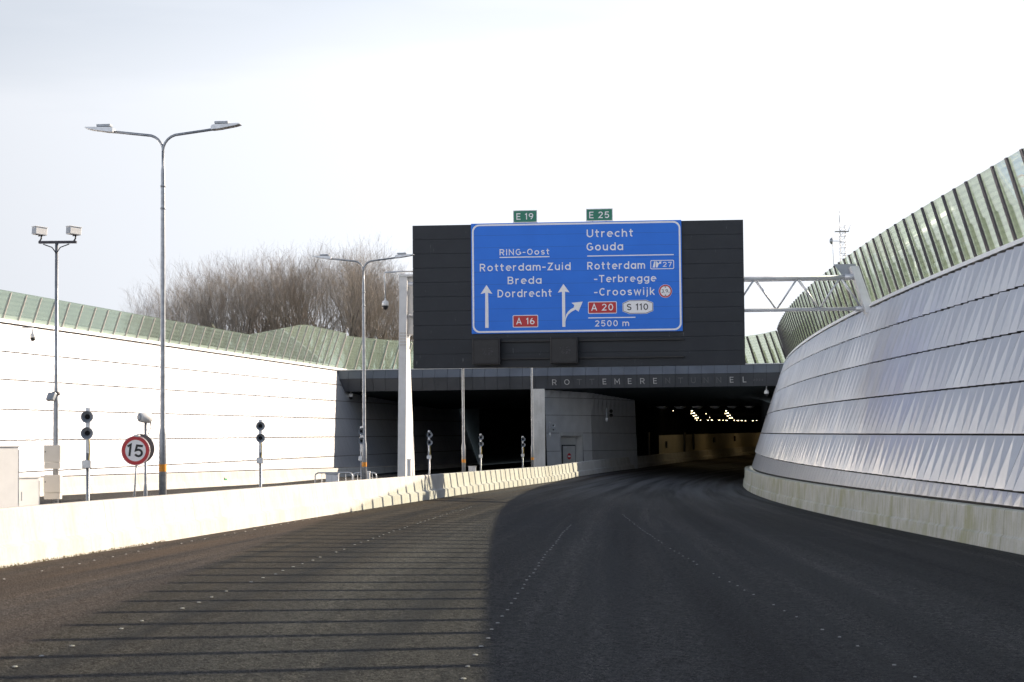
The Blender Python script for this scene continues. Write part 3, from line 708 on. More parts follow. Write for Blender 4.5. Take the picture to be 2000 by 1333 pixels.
# middle pillar and dividing wall
pil0 = Vector((1.72, 168.0, 0))
mb = MB(); mb.add([], []); 
def uvbox(mb, x0, y0, z0, x1, y1, z1, off):
    s = len(mb.v); mb.box((x0+off.x, y0+off.y, z0), (x1+off.x, y1+off.y, z1))
    for i in range(s, len(mb.v)): mb.uv[i] = (mb.v[i][2]+.01, mb.v[i][0]+mb.v[i][1]+100)
uvbox(mb, 1.72, 166.9, -.6, 2.70, 169.4, 7.34, inv)
pil = mb.build('pillar', M['pillar'], tun)
DW = [Vector((2.72, 168.3, 0)), Vector((6.76, 173.0, 0)), Vector((11.3, 184.2, 0))]
dvw = MB(); gapmb = MB()
lv = [None, 6.66, 5.18, 3.66, 2.12]
def dw_top(Y): return 7.33 - (Y-167)*(.93/28)
for s_, (A, B, nn) in enumerate(((DW[0], DW[1], 10), (DW[1], DW[2], 22))):
    nrm = Vector(((B-A).y, -(B-A).x, 0)).normalized()
    for i in range(nn):
        a = A.lerp(B, i/nn); b = A.lerp(B, (i+1)/nn); za, zb_ = dw_top(a.y), dw_top(b.y)
        ks = [max(za, zb_)] + [l + .004*(a.y-168) for l in lv[1:]] + [-.6]
        for k in range(5):
            t1 = ks[k] - (0.0 if k == 0 else .03); b1 = ks[k+1]
            if s_ == 0 and 3 <= i <= 7 and k >= 3 and k <= 4: continue          # the door recess
            am = .14 if (k == 0 or s_ == 1 and k == 1) else .02
            lean = .035
            f_ = lambda q, z, d: q + nrm*(d + lean*(7-z)) + Vector((0, 0, z)) + inv
            dt = am if i % 2 else 0; dn = 0 if i % 2 else am
            s0 = len(dvw.v)
            dvw.add([f_(a, b1, .0), f_(b, b1, .0), f_(b, t1, dn), f_(a, t1, dt)], [(0, 1, 2), (0, 2, 3)], False, [(b1+2, a.y), (b1+2, b.y), (t1+2, b.y), (t1+2, a.y)])
        zg = 3.70 if (s_ == 0 and 3 <= i <= 7) else -.6
        gapmb.add([f_(a, zg, -.1), f_(b, zg, -.1), f_(b, zb_, -.1), f_(a, za, -.1)], [(0, 1, 2, 3)])
dvw.build('dividing_wall', M['greypanel'], tun); 
gb = gapmb.build('backing', M['gap'], tun)
# recess with service door
A, B = DW[0], DW[1]; dd = (B-A).normalized(); nrm = Vector((dd.y, -dd.x, 0)); seg = (B-A).length
Mx = Matrix.Translation(A + dd*(seg*.3) + inv) @ Matrix((( dd.x, -nrm.x, 0, 0), (dd.y, -nrm.y, 0, 0), (0, 0, 1, 0), (0, 0, 0, 1)))
rw = seg*.5
mb = MB()
mb.box((0, .45, -.6), (rw, .55, 3.75), Mx); mb.box((0, -.1, -.6), (.07, .449, 3.75), Mx); mb.box((rw-.2, -.14, -.6), (rw, .449, 3.75), Mx)
mb.box((.071, -.2, 3.42), (rw-.201, .449, 3.75), Mx)
mb.build('door_recess', M['greendoor'], tun)
mb = MB(); mb.box((.98, .36, -.6), (2.62, .449, 2.55), Mx, .01); dr = mb.build('door', M['greendoor'], tun)
mb = MB(); mb.box((.88, .40, -.6), (.979, .447, 2.65), Mx); mb.box((2.621, .40, -.6), (2.72, .447, 2.65), Mx); mb.box((.98, .40, 2.551), (2.62, .447, 2.65), Mx); mb.build('door_frame', M['gap'], dr)
mb = MB(); mb.add([Mx @ Vector((p[0], .352, p[1])) for p in circ(1.78, 1.66, .27)], [tuple(range(40))]); mb.build('no_entry_disc', M['signred'], dr)
mb = MB(); mb.box((1.60, .34, 1.60), (1.96, .350, 1.72), Mx); mb.build('no_entry_bar', M['signwhite'], dr)
mb = MB(); mb.box((1.30, .345, .50), (2.02, .355, .76), Mx); mb.add([Mx @ Vector((p[0], .352, p[1])) for p in circ(2.22, .63, .16)], [tuple(range(40))]); mb.build('door_plate', M['signblue'], dr)
mb = MB(); mb.box((1.36, .335, .60), (1.96, .343, .66), Mx); mb.add([Mx @ Vector((p[0], .345, p[1])) for p in ((2.14, .63), (2.26, .72), (2.26, .54))], [(0, 1, 2)]); mb.build('plate_mark', M['signwhite'], dr)
mb = MB(); mb.box((1.10, .33, 2.40), (1.45, .358, 2.48), Mx); mb.build('door_closer', M['alu'], dr)
# inside: tube walls beyond the mouth, with a paler lower band
def tube_wall(name, pts, z0, z1, m, parent=tun, uvs=True):
    mb = MB()
    for (x0, y0), (x1, y1) in zip(pts, pts[1:]):
        za = z0(y0) if callable(z0) else z0; zb_ = z0(y1) if callable(z0) else z0; zc = z1(y1) if callable(z1) else z1; zd = z1(y0) if callable(z1) else z1
        mb.add([Vector((x0, y0, za))+inv, Vector((x1, y1, zb_))+inv, Vector((x1, y1, zc))+inv, Vector((x0, y0, zd))+inv], [(0, 1, 2, 3)])
    return mb.build(name, m, parent)
cw = [(11.5, 184.6)] + [(XB(y) - .62, y) for y in range(188, 345, 4)]
zb_ = lambda y: zL(y) - .3
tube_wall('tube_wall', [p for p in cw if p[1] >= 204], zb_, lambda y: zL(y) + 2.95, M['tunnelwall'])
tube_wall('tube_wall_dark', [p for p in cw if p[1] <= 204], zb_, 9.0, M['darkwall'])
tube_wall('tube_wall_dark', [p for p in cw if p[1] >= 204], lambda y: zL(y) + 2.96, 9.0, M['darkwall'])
for y, z0_, z1_, w in ((196, 1.0, 3.3, .25), (222, .9, 3.2, .35), (229, 1.2, 3.0, .3), (208.5, 1.6, 2.3, .22), (245, 1.9, 2.5, .35), (262, 1.9, 2.6, .3)):
    t = tang(XB, y); ow = outw(XB, y, -1); c = Vector((XB(y)-.56, y, zL(y))) + inv
    q = [c - t*w + Vector((0, 0, z0_)), c + t*w*2 + Vector((0, 0, z0_)), c + t*w*2 + Vector((0, 0, z1_)), c - t*w + Vector((0, 0, z1_))]
    mb = MB(); mb.add(q + [p - ow*.12 for p in q], [(0, 1, 2, 3), (4, 5, 6, 7), (0, 1, 5, 4), (1, 2, 6, 5), (2, 3, 7, 6), (3, 0, 4, 7)])
    mb.build('niche', M['black'], tun)
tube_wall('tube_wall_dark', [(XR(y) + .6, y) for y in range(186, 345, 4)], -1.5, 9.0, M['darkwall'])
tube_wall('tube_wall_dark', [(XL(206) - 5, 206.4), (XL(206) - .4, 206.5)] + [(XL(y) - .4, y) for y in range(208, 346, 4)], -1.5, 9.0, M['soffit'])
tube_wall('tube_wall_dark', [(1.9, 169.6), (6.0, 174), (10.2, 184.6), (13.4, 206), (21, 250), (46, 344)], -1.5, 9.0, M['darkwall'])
tube_wall('tube_end_cap', [(-30, 340), (160, 340)], -2, 9, M['darkwall'])  # unseen cap added across both tubes to keep them dark
mb = MB()
zc0 = 7.6
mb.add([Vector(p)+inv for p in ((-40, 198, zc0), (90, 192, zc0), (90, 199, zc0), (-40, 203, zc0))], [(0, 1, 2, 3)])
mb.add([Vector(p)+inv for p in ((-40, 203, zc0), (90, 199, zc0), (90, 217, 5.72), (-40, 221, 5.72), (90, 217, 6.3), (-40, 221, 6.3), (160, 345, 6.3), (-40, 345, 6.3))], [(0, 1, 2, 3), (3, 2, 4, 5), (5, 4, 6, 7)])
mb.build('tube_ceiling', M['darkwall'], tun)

# jet fans hanging just inside the mouth: seven round fans in a row
fan0 = None
for i, px in enumerate((1258, 1293, 1328, 1362, 1396, 1430, 1464)):
    p = at(px, 801, 197.3)
    if fan0 is None:
        fan0 = empty('jet_fan', (0, 0, 0)); mb = MB(); Mz = Matrix.Rotation(R(90), 4, 'X')
        mb.lathe([(.50, -1.1), (.56, -1.1), (.58, -1.0), (.58, 1.1), (.50, 1.1)], 28, Mz); mb.build('casing', M['white'], fan0)
        mb = MB(); mb.lathe([(.495, -1.0), (.0, -.9)], 28, Mz); mb.build('grille', M['black'], fan0)
        f_ = fan0
    else: f_ = copy_tree(fan0)
    f_.location = (p.x, p.y, 6.80 if i else 6.74); f_.rotation_euler = (0, 0, -.22)
    tag(f_, ('round tunnel ventilation fan nearest the dividing wall, its pale rim hanging lowest' if i == 0 else 'round tunnel ventilation fan in the row, only its pale lower rim showing under the soffit'), 'fan', 'row of round fans inside the tunnel mouth')
tag(fan0, None, None)
# lit ceiling lamps
l0 = None; LG = 'lit lamps on the tunnel ceiling'
def lamp(loc, w, l, lab, rz=-.22, tilt_=R(8)):
    global l0
    if l0 is None:
        l0 = empty('tunnel_lamp'); mb = MB(); mb.box((-.26, -.34, .02), (.26, .34, .14), None, .015); mb.build('lamp_housing', M['galv'], l0)
        mb = MB(); mb.box((-.22, -.30, -.02), (.22, .30, .018), None, .01); mb.build('lamp_lens', M['lamp'], l0); o_ = l0
    else: o_ = copy_tree(l0)
    o_.location = loc; o_.rotation_euler = (tilt_, 0, rz); o_.scale = (w, l, 1)
    return tag(o_, lab, 'lamp', LG)
for px0, lab in ((1351.5, 'bright ceiling lamp in the left of the two lit clusters inside the tunnel'), (1418.0, 'bright ceiling lamp in the right of the two lit clusters inside the tunnel')):
    for k in range(4):
        for c in range(2):
            if c == 0 and k == 0: continue
            Y = 203 + 4.0*k
            p = at(px0 + 3.9*k - (4.5 if c == 0 else 0), 802.3 + 4.6*k + (.7 if c == 0 else 0), Y); lamp(p, .32, .36, lab, -.1, R(14))
for k in range(17):
    if k in (2, 5, 9, 14): continue
    px = 1361 + 7.3*k; p = at(px, 821.0 + .05*k + random.uniform(-.4, .4), 216.3); lamp(p, random.uniform(.15, .5), .07, 'small lamp in the straight row across the tunnel ceiling below the two clusters', 0, R(50))
for k, (px, py) in enumerate(((1281, 803), (1315, 802), (1379, 808), (1386, 815))):  # glowing strips added where the ceiling only reflects the lamps
    p = at(px, py, 205 + k); lamp(p, .10, 1.1, 'thin glowing strip painting a lamp reflection on the tunnel ceiling beside the lit clusters', -.1)
ld0 = None
for Y in (236, 262, 282, 300, 318):
    for s in (3.5, 8.5):
        x = XB(Y) + s
        if ld0 is None:
            ld0 = empty('tunnel_lamp'); mb = MB(); mb.box((-.30, -.40, .02), (.30, .40, .10), None, .015); mb.build('lamp_housing', M['galv'], ld0)
            mb = MB(); mb.box((-.26, -.36, -.02), (.26, .36, .018), None, .01); mb.build('lamp_lens', M['lampdeep'], ld0); o_ = ld0
        else: o_ = copy_tree(ld0)
        o_.location = (x, Y, 6.17); o_.rotation_euler = (0, 0, -.25); tag(o_, 'lamp deep inside the tunnel past the bend', 'lamp', LG)

# ------------------------------------------------------------------ sign gantry
PYL, PYR = 100.4, 99.0
TL, TR_, BL = at(805, 441, PYL), at(1450, 429, PYR), at(808, 721, PYL)
yaw = math.atan2(TR_.y - TL.y, TR_.x - TL.x)
PW = math.hypot(TR_.x - TL.x, TR_.y - TL.y) + .02; PH = TL.z - BL.z
PO = Vector((BL.x - .02, BL.y, BL.z))
def S(x, y):
    """photo close-up coordinates -> panel coordinates in metres"""
    u = x - 72 - (y - 172)*.0085; top = 172 - .0185*u; bot = 975 - .0136*u
    return u/1842*PW, (1 - (y - top)/(bot - top))*PH
gan = empty('sign_gantry', PO, yaw)
tag(gan, 'white steel sign gantry over the road carrying a large black boarded panel', 'sign gantry')
mb = MB(); nb = 10
bh = PH/nb
for i in range(nb): mb.box((0, 0, i*bh + .008), (PW, .30, (i+1)*bh - .008), None, .008)
mb.box((.03, .03, .02), (PW-.03, .27, PH-.02))
mb.build('board_panel', M['boards'], gan)
# chords and diagonals behind the panel, from the post to the end beam at the right wall
IM = Matrix.Translation(PO) @ Matrix.Rotation(yaw, 4, 'Z'); IMI = IM.inverted()
def gl(x, y, dy=.75):
    p = IMI @ at(x, y, 99.7 - (x-1000)*.0022); q = Vector((p.x, dy, p.z)); return q
xl = (IMI @ at(797, 600, 101)).x; xr_t = (IMI @ at(1668, 545, 98.0)).x; xr_b = (IMI @ at(1690, 602, 98.0)).x
zt, zbm = gl(1500, 541).z, gl(1500, 602.5).z
mb = MB(); mb.tube([(xl, .55, zt), (xr_t, .55, zt)], .105, 14); mb.build('top_chord', M['alu'], gan)
mb = MB(); mb.tube([(xl, 1.35, zt-.03), (xr_t, 1.35, zt-.03)], .075, 12); mb.build('top_chord', M['alu'], gan)
mb = MB(); mb.tube([(xl, .95, zbm), (xr_b, .95, zbm)], .095, 14); mb.build('bottom_chord', M['alu'], gan)
xt = gl(1560, 541).x; per = gl(1560, 541).x - gl(1475.5, 541).x
i = 0; x = xt
xs = [xt + per*k for k in range(-18, 3)]
for x in xs:
    for sg in (-1, 1):
        xx = x + sg*per/2
        if x < xl + .3 or xx < xl + .3 or x > xr_t - .3 or xx > xr_b: continue
        for yy, r_ in ((.55, .05), (1.35, .03)):
            mb = MB(); mb.tube([(x, yy, zt), (xx, .95, zbm)], r_, 8); mb.build('diagonal', M['alu'], gan)
# end beam leaning with the screen, and its cap
p0 = IMI @ at(1694, 604, 98.2); p1 = IMI @ at(1664, 522, 98.2)
mb = MB(); dv = (p1-p0)
sec = [(-.02, -.1), (.42, -.1), (.42, 0), (.30, 0), (.30, .5), (.42, .5), (.42, .6), (-.02, .6)]
vs = [Vector((p0.x + a, .35 + b*1.7, p0.z - .15)) for a, b in sec] + [Vector((p1.x + a*.9, .35 + b*1.7, p1.z + .1)) for a, b in sec]
n = 8
mb.add(vs, [tuple(range(n)), tuple(reversed(range(n, 2*n)))] + [(k, (k+1) % n, (k+1) % n + n, k+n) for k in range(n)]); mb.build('end_beam', M['alu'], gan)
mb = MB(); mb.prism([(p1.x-.75, p1.z+.32), (p1.x+.35, p1.z+.32), (p1.x+.38, p1.z-.35), (p1.x-.28, p1.z-.30)], 1.45, 1.60); mb.build('end_plate', M['horn'], gan)
for z_, x_, y_, r_ in ((zt, xr_t, .55, .16), (zbm, xr_b, .95, .14)):
    mb = MB(); mb.tube([(x_-.35, y_, z_), (x_+.2, y_, z_)], r_, 14); mb.build('flange', M['alu'], gan)
# left post: box column, deep at the foot and slim at the head
a0 = at(776.5, 936, 101.2); a1 = at(791.8, 936, 101.2); t0 = at(780, 545, 101.2); t1 = at(795, 545, 101.2)
zbot, ztop = -.1, at(787, 541, 101.2).z
def col(z):
    t = (z - a0.z)/(t0.z - a0.z); return lerp(a0.x, t0.x, t), lerp(a1.x, t1.x, t)
def depth(z):
    return lerp(3.3, .85, min(1, max(0, (z-.5)/(ztop-3.4)))) if z < ztop - 2.9 else .95
zs = [-.1, 2, 4, 6, ztop-2.9, ztop-2.89, ztop]
mb = MB(); vs = []
dirY = Vector((.105, 1, 0))
for z in zs:
    xa, xb_ = col(z); d = depth(z)
    for x_, q in ((xa, 0), (xb_, 0), (xb_, d), (xa, d)): vs.append(IMI @ (Vector((x_, 101.2, z)) + dirY*q))
fs = [(3, 2, 1, 0), tuple(len(vs)-4+k for k in range(4))]
for j in range(len(zs)-1):
    for k in range(4): fs.append((j*4+k, j*4+(k+1) % 4, j*4+4+(k+1) % 4, j*4+4+k))
mb.add(vs, fs); mb.build('gantry_post', M['white'], gan)
mb = MB(); xa, xb_ = col(ztop)
Mp = IMI @ Matrix.Translation(Vector((0, 101.2, 0)))
mb.box((xa-.03, -.06, ztop+.003), (xb_+.36, 1.35, ztop+.12), Mp, .015)
mb.box((xb_+.003, .3, ztop-2.95), (xb_+.30, .9, ztop-.01), Mp, .02)
mb.build('post_head', M['white'], gan)
mb = MB(); zz = at(790, 662, 101.2).z; xa, xb_ = col(zz)
for r_ in range(5):
    for c_ in range(5): mb.box((xa+.05 + c_*.07, -.02, zz-.35+r_*.15), (xa+.09 + c_*.07, -.001, zz-.28+r_*.15), Mp)
mb.build('perforated_plate', M['cabinet'], gan)

# the blue sign
sg = empty('motorway_sign', IM @ Vector((S(405, 470)[0], -.05, S(420, 780)[1])), yaw)
tag(sg, 'large blue motorway direction sign with white arrows and town names on the black panel', 'road sign')
BX, BZ = S(405, 470)[0], S(420, 780)[1]
def T(x, y): u, v = S(x, y); return (u - BX, v - BZ)
BW = S(1576, 470)[0] - BX; BH = PH - .0 - BZ
mb = MB(); mb.box((0, -.03, 0), (BW, .04, BH+.03), None, .01); mb.build('sign_plate', M['signblue'], sg)
y1_, y2_, y3_ = -.034, -.038, -.042
mb = MB(); ring(mb, rrect(.05, .05, BW-.05, BH-.02, .36), rrect(.135, .135, BW-.135, BH-.105, .29), y1_); mb.build('border', M['signwhite'], sg)
def put(mb, s, x0, x1, yb, cap, y=y1_, weight=1.0, space=1.2):
    a = T(x0, yb); b = T(x1, yb - .0165*(x1-x0)); c = T(x0, yb - cap)
    text(mb, s, a[0], b[0], (a[1]+b[1])/2, c[1]-a[1], y, weight, space)
for s_, a_, b_, yb, cap in (('RING-Oost', 563, 842, 340, 34), ('Rotterdam-Zuid', 452, 958, 430, 42), ('Breda', 608, 796, 502, 42), ('Dordrecht', 552, 855, 576, 43), ('Utrecht', 1049, 1307, 239, 44), ('Gouda', 1048, 1250, 314, 44),
                            ('Rotterdam', 1052, 1372, 420, 43), ('-Terbregge', 1090, 1432, 492, 41), ('-Crooswijk', 1090, 1425, 566, 42), ('2500 m', 1094, 1283, 738, 34)):
    mb = MB(); put(mb, s_, a_, b_, yb, cap); tag(mb.build('lettering', M['signwhite'], sg), 'white words ' + s_.strip('-') if s_[0] != '2' else 'white distance 2500 m')
mb = MB()
for xa, xb_, ya in ((563, 842, 352), (1052, 1531, 344), (1057, 1318, 690)):
    a = T(xa, ya); b = T(xb_, ya - .0165*(xb_-xa)); mb.flat([(a[0], a[1]-.025), (b[0], a[1]-.025), (b[0], a[1]+.025), (a[0], a[1]+.025)], y1_)
mb.build('rule', M['signwhite'], sg)
def arrow(pts):
    mb = MB(); mb.flat([T(*p) for p in pts], y1_); mb.build('arrow', M['signwhite'], sg)
arrow([(483, 746), (483, 550), (457, 557), (490, 506), (523, 556), (499, 550), (502, 746)])
mb = MB(); mb.flat([T(*p) for p in [(913, 740), (911, 544), (888, 549), (919, 500), (953, 547), (928, 543), (930, 740)]], y1_)
cin = [(930, 692), (934, 672), (944, 655), (958, 642), (976, 632)]; 
P0 = [(929.5, 712), (935, 690), (946, 671), (962, 657), (986, 643)]
for i in range(4): mb.flat([T(*p) for p in (cin[i], P0[i], P0[i+1], cin[i+1])][::1], y2_)
mb.flat([T(*p) for p in [(976, 632), (986, 643), (1003, 655), (1026, 599), (964, 606), (980, 618)]][:], y2_)
mb.flat([T(*p) for p in [(976, 632), (980, 618), (998, 630), (986, 643)]], y3_)
mb.build('arrow', M['signwhite'], sg)
def shield(x0, y0, x1, y1, m, s, sx0, sx1, yb, cap, r=.06):
    a = T(x0, y1); b = T(x1, y0)
    w = MB(); w.flat(rrect(a[0], a[1], b[0], b[1], r), y1_); o_ = w.build('route_number', M['signwhite'], sg)
    c = MB(); c.flat(rrect(a[0]+.035, a[1]+.035, b[0]-.035, b[1]-.035, r*.7), y2_); c.build('shield_field', m, o_)
    l = MB(); put(l, s, sx0, sx1, yb, cap, y3_, 1.0, 1.1); l.build('lettering', M['signwhite'], o_)
shield(637, 673, 778, 744, M['signred'], 'A 16', 656, 759, 727, 36)
shield(1056, 597, 1215, 667, M['signred'], 'A 20', 1073, 1196, 650, 38)
# S110 plate: white hexagon with a dark rim
hexp = [(1246, 608), (1282, 591), (1378, 589), (1416, 604), (1416, 650), (1380, 666), (1284, 668), (1247, 653)]
cx_, cy_ = 1331, 628.5
w = MB(); w.flat([T(*p) for p in hexp], y1_); o_ = w.build('route_number', M['signwhite'], sg)
k_ = MB(); ring(k_, [T(cx_+(p[0]-cx_)*.975, cy_+(p[1]-cy_)*.94) for p in hexp], [T(cx_+(p[0]-cx_)*.945, cy_+(p[1]-cy_)*.87) for p in hexp], y2_); k_.build('rim', M['black'], o_)
l = MB(); put(l, 'S 110', 1270, 1389, 647, 36, y2_, 1.0, 1.05); l.build('lettering', M['black'], o_)
# exit box 27
a = T(1402, 418); b = T(1532, 365)
mb = MB(); ring(mb, rrect(a[0], a[1], b[0], b[1], .07), rrect(a[0]+.035, a[1]+.035, b[0]-.035, b[1]-.035, .05), y1_)
put(mb, '27', 1470, 1520, 404, 27)
mb.flat([T(*p) for p in [(1414, 408), (1423, 374), (1430, 374), (1428, 408)]], y1_); mb.flat([T(*p) for p in [(1433, 408), (1433, 374), (1439, 374), (1446, 392), (1441, 408)]], y1_)
mb.flat([T(*p) for p in [(1442, 386), (1452, 381), (1447, 376), (1463, 373), (1460, 389), (1456, 385), (1447, 391)]], y2_)
mb.build('exit_symbol', M['signwhite'], sg)
# height limit roundel 3.9 m
c = T(1484, 540); k = abs(T(1521, 540)[0]-c[0])
mb = MB(); mb.flat(circ(c[0], c[1], k), y1_); o_ = mb.build('height_limit_roundel', M['signwhite'], sg)
mb = MB(); ring(mb, circ(c[0], c[1], k*.96), circ(c[0], c[1], k*.76), y2_); mb.build('rim', M['signred'], o_)
mb = MB(); text(mb, '3.9', c[0]-k*.60, c[0]+k*.38, c[1]-k*.26, k*.56, y2_, .8, .6); text(mb, 'm', c[0]+k*.42, c[0]+k*.62, c[1]-k*.26, k*.22, y2_, .8, 1)
mb.flat([(c[0]-k*.16, c[1]+k*.68), (c[0]+k*.16, c[1]+k*.68), (c[0], c[1]+k*.50)], y2_); mb.flat([(c[0]-k*.16, c[1]-k*.68), (c[0], c[1]-k*.50), (c[0]+k*.16, c[1]-k*.68)], y2_)
mb.build('lettering', M['black'], o_)
# two green route plates standing on the sign's top edge
for (x0, y0, x1, y1, s, a_, b_, yb, cap, lab) in ((639, 85, 773, 158, 'E 19', 657, 752, 141, 36, 'small green plate reading E 19 standing on top of the blue sign'), (1046, 76, 1194, 149, 'E 25', 1063, 1175, 133, 37, 'small green plate reading E 25 standing on top of the blue sign')):
    A_ = S(x0, y1); B_ = S(x1, y0)
    r_ = empty('route_plate', IM @ Vector((A_[0], -.05, A_[1])), yaw); tag(r_, lab, 'route sign', 'green route plates above the blue sign')
    w_, h_ = B_[0]-A_[0], B_[1]-A_[1]
    mb = MB(); mb.box((0, -.03, 0), (w_, .01, h_), None, .008); mb.build('plate', M['signgreen'], r_)
    mb = MB(); ring(mb, rrect(0, 0, w_, h_, .02), rrect(.035, .035, w_-.035, h_-.035, .03), -.034); mb.build('border', M['signwhite'], r_)
    mb = MB(); z_ = S(x0, yb)[1]-A_[1]; text(mb, s, S(a_, yb)[0]-A_[0], S(b_, yb)[0]-A_[0], z_ + .0, cap/1842*PW, -.034, 1.0, 1.1); mb.build('lettering', M['signwhite'], r_)
    mb = MB()
    for q in (.25, .75): mb.box((w_*q-.03, .012, -.5), (w_*q+.03, .06, h_*.8))
    mb.build('bracket', M['galv'], r_)
# rails and two dark lane signal boxes
for zy in (824, 921):
    a = S(413, zy); b = S(1585, zy - 8)
    mb = MB(); mb.box((a[0], -.14, a[1]-.045), (b[0], -.004, a[1]+.045), None, .01); mb.build('mounting_rail', M['black'], gan)
for (x0, y0, x1, y1, lab) in ((418, 805, 571, 955, 'dark switched-off lane signal box under the left half of the blue sign'), (849, 797, 1001, 948, 'dark switched-off lane signal box under the middle of the blue sign')):
    A_ = S(x0, y1); B_ = S(x1, y0); w_, h_ = B_[0]-A_[0], B_[1]-A_[1]
    r_ = empty('lane_signal', IM @ Vector((A_[0], -.15, A_[1])), yaw); tag(r_, lab, 'lane signal', 'dark lane signal boxes under the blue sign')
    mb = MB(); mb.box((0, -.42, 0), (w_, -.005, h_), None, .03); mb.build('housing', M['black'], r_)
    mb = MB(); ring(mb, rrect(.05, .05, w_-.05, h_-.05, .05), rrect(.10, .10, w_-.10, h_-.10, .05), -.424); mb.build('bezel', M['gap'], r_)
    mb = MB(); rr = random.Random(3)
    for i in range(60):
        xx = rr.uniform(.34, .72)*w_; zz = rr.uniform(.36, .62)*h_
        if abs((xx/w_-.53)) > .05 or zz < .45*h_: mb.box((xx, -.428, zz), (xx+.03, -.4235, zz+.03))
    mb.build('display', M['post'], r_)

# ------------------------------------------------------------------ street lamps in the verge behind the barrier
def XV(Y, off): return XB(Y) - off
def solve(px, off):
    """distance at which the line off metres behind the barrier foot is seen at photo column px"""
    lo, hi = 20., 160.
    for _ in range(60):
        m_ = (lo+hi)/2
        if 1000 + FPX*XV(m_, off)/m_ < px: lo = m_
        else: hi = m_
    return lo
sl = None
def make_street_lamp(H):
    r_ = empty('street_lamp')
    mb = MB(); mb.tube([(0, 0, -.1), (0, 0, 2.45), (0, 0, 2.62), (0, 0, 6.2), (0, 0, 8.95), (0, 0, 9.05), (0, 0, H-.55)], [.098, .098, .068, .064, .056, .040, .038], 14); mb.build('pole', M['galv'], r_)
    for s in (-1, 1):
        mb = MB(); pts = [(0, 0, H-.6)]
        for k in range(7):
            w = R(90*k/6); pts.append((s*.42*(1-math.cos(w)), 0, H-.55+.40*math.sin(w)))
        pts.append((s*1.35, 0, H-.04)); mb.tube(pts, .034, 10); mb.build('arm', M['galv'], r_)
        mb = MB()
        pr_ = [(s*1.28, H-.065), (s*1.28, H+.03), (s*1.36, H+.06), (s*2.0, H+.075), (s*2.02, H+.055), (s*1.9, H+.02), (s*1.5, H-.045)]
        mb.prism(pr_, -.15, .15); o_ = mb.build('lamp_head', M['galv_light'], r_)
        mb = MB(); mb.box((s*1.36, -.11, H+.08), (s*1.72, .11, H+.14), None, .01); mb.build('driver_box', M['galv'], o_)
    mb = MB(); mb.tube([(0, 0, 1.55), (0, 0, 1.73)], .100, 14, False); mb.build('sticker', M['orange'], r_)
    mb = MB()
    for z in (8.0, 8.55): mb.tube([(0, 0, z), (0, 0, z+.04)], .072, 12)
    mb.build('collar', M['galv'], r_)
    return r_
labs = ['nearest tall twin-arm street lamp, left of the picture behind the crash barrier', 'twin-arm street lamp standing against the trees, left of the white gantry post', 'street lamp pole right of the white gantry post, head hidden by the black panel', 'street lamp pole before the concrete tunnel pillar, head hidden by the black panel']
for px, lab in zip((317, 710, 903.5, 1038), labs):
    Y = solve(px, 1.0)
    if sl is None: sl = make_street_lamp(10.0); o_ = sl
    else: o_ = copy_tree(sl)
    o_.location = (XV(Y, 1.0), Y, zL(Y)); o_.rotation_euler = (0, 0, -.10); o_.scale.z = 1.035 if px < 400 else .975
    tag(o_, lab, 'street lamp', 'twin-arm street lamps along the barrier')

# ------------------------------------------------------------------ horn loudspeaker posts
def horn(mb_in, mb_out, c, d, r=.135, l=.30):
    q = d.to_track_quat('Z', 'Y').to_matrix().to_4x4(); Mz = Matrix.Translation(c) @ q
    mb_out.lathe([(.05, -l*.9), (.055, -l*.55), (.05, -l*.5), (.062, -l*.2), (.095, l*.15), (r, l*.40), (r*1.03, l*.42), (r*.97, l*.40), (.088, l*.12), (.055, -l*.15)], 24, Mz)
    mb_in.lathe([(.06, -l*.12), (.03, l*.06), (.0, l*.10)], 16, Mz)
def make_speaker():
    r_ = empty('speaker_post')
    mb = MB(); mb.tube([(0, 0, -.1), (0, 0, .95), (0, 0, 1.02), (0, 0, 2.2)], [.062, .062, .042, .042], 12); mb.build('pole', M['galv'], r_)
    mb = MB(); mb.box((-.05, -.03, 1.95), (.05, .03, 3.22), None, .008); mb.build('mast', M['galv_light'], r_)
    for z in (2.65, 3.02):
        a, b = MB(), MB(); d_ = Vector((.20, -1, -.03)).normalized(); horn(a, b, Vector((0, 0, z)) + d_*.20, d_); o_ = b.build('horn', M['horn'], r_); a.build('throat', M['black'], o_)
    mb = MB(); mb.box((-.10, -.14, 1.86), (.10, -.031, 2.04), None, .012); mb.build('junction_box', M['galv_light'], r_)
    mb = MB(); mb.tube([(.03, -.045, 2.04), (.06, -.06, 2.2), (.045, -.05, 2.45), (.03, -.1, 2.6)], .011, 6); mb.build('cable', M['yellow'], r_)
    return r_
sp0 = None
slabs = ['nearest twin-horn loudspeaker post, between the camera mast and the round 15 sign', 'twin-horn loudspeaker post standing alone against the sunlit left wall', 'twin-horn loudspeaker post just left of the second street lamp', 'twin-horn loudspeaker post right of the white gantry post', 'twin-horn loudspeaker post in the dark left tunnel mouth, right of the third lamp pole', 'farthest twin-horn loudspeaker post, next to the pillar of the tunnel']
for px, lab in zip((171, 507.5, 704.5, 836.5, 937, 1019), slabs):
    Y = solve(px, 1.15)
    if sp0 is None: sp0 = make_speaker(); o_ = sp0
    else: o_ = copy_tree(sp0)
    o_.location = (XV(Y, 1.15), Y, zL(Y) - .12); o_.rotation_euler = (0, 0, -.06)
    tag(o_, lab, 'loudspeaker', 'twin-horn loudspeaker posts behind the barrier')
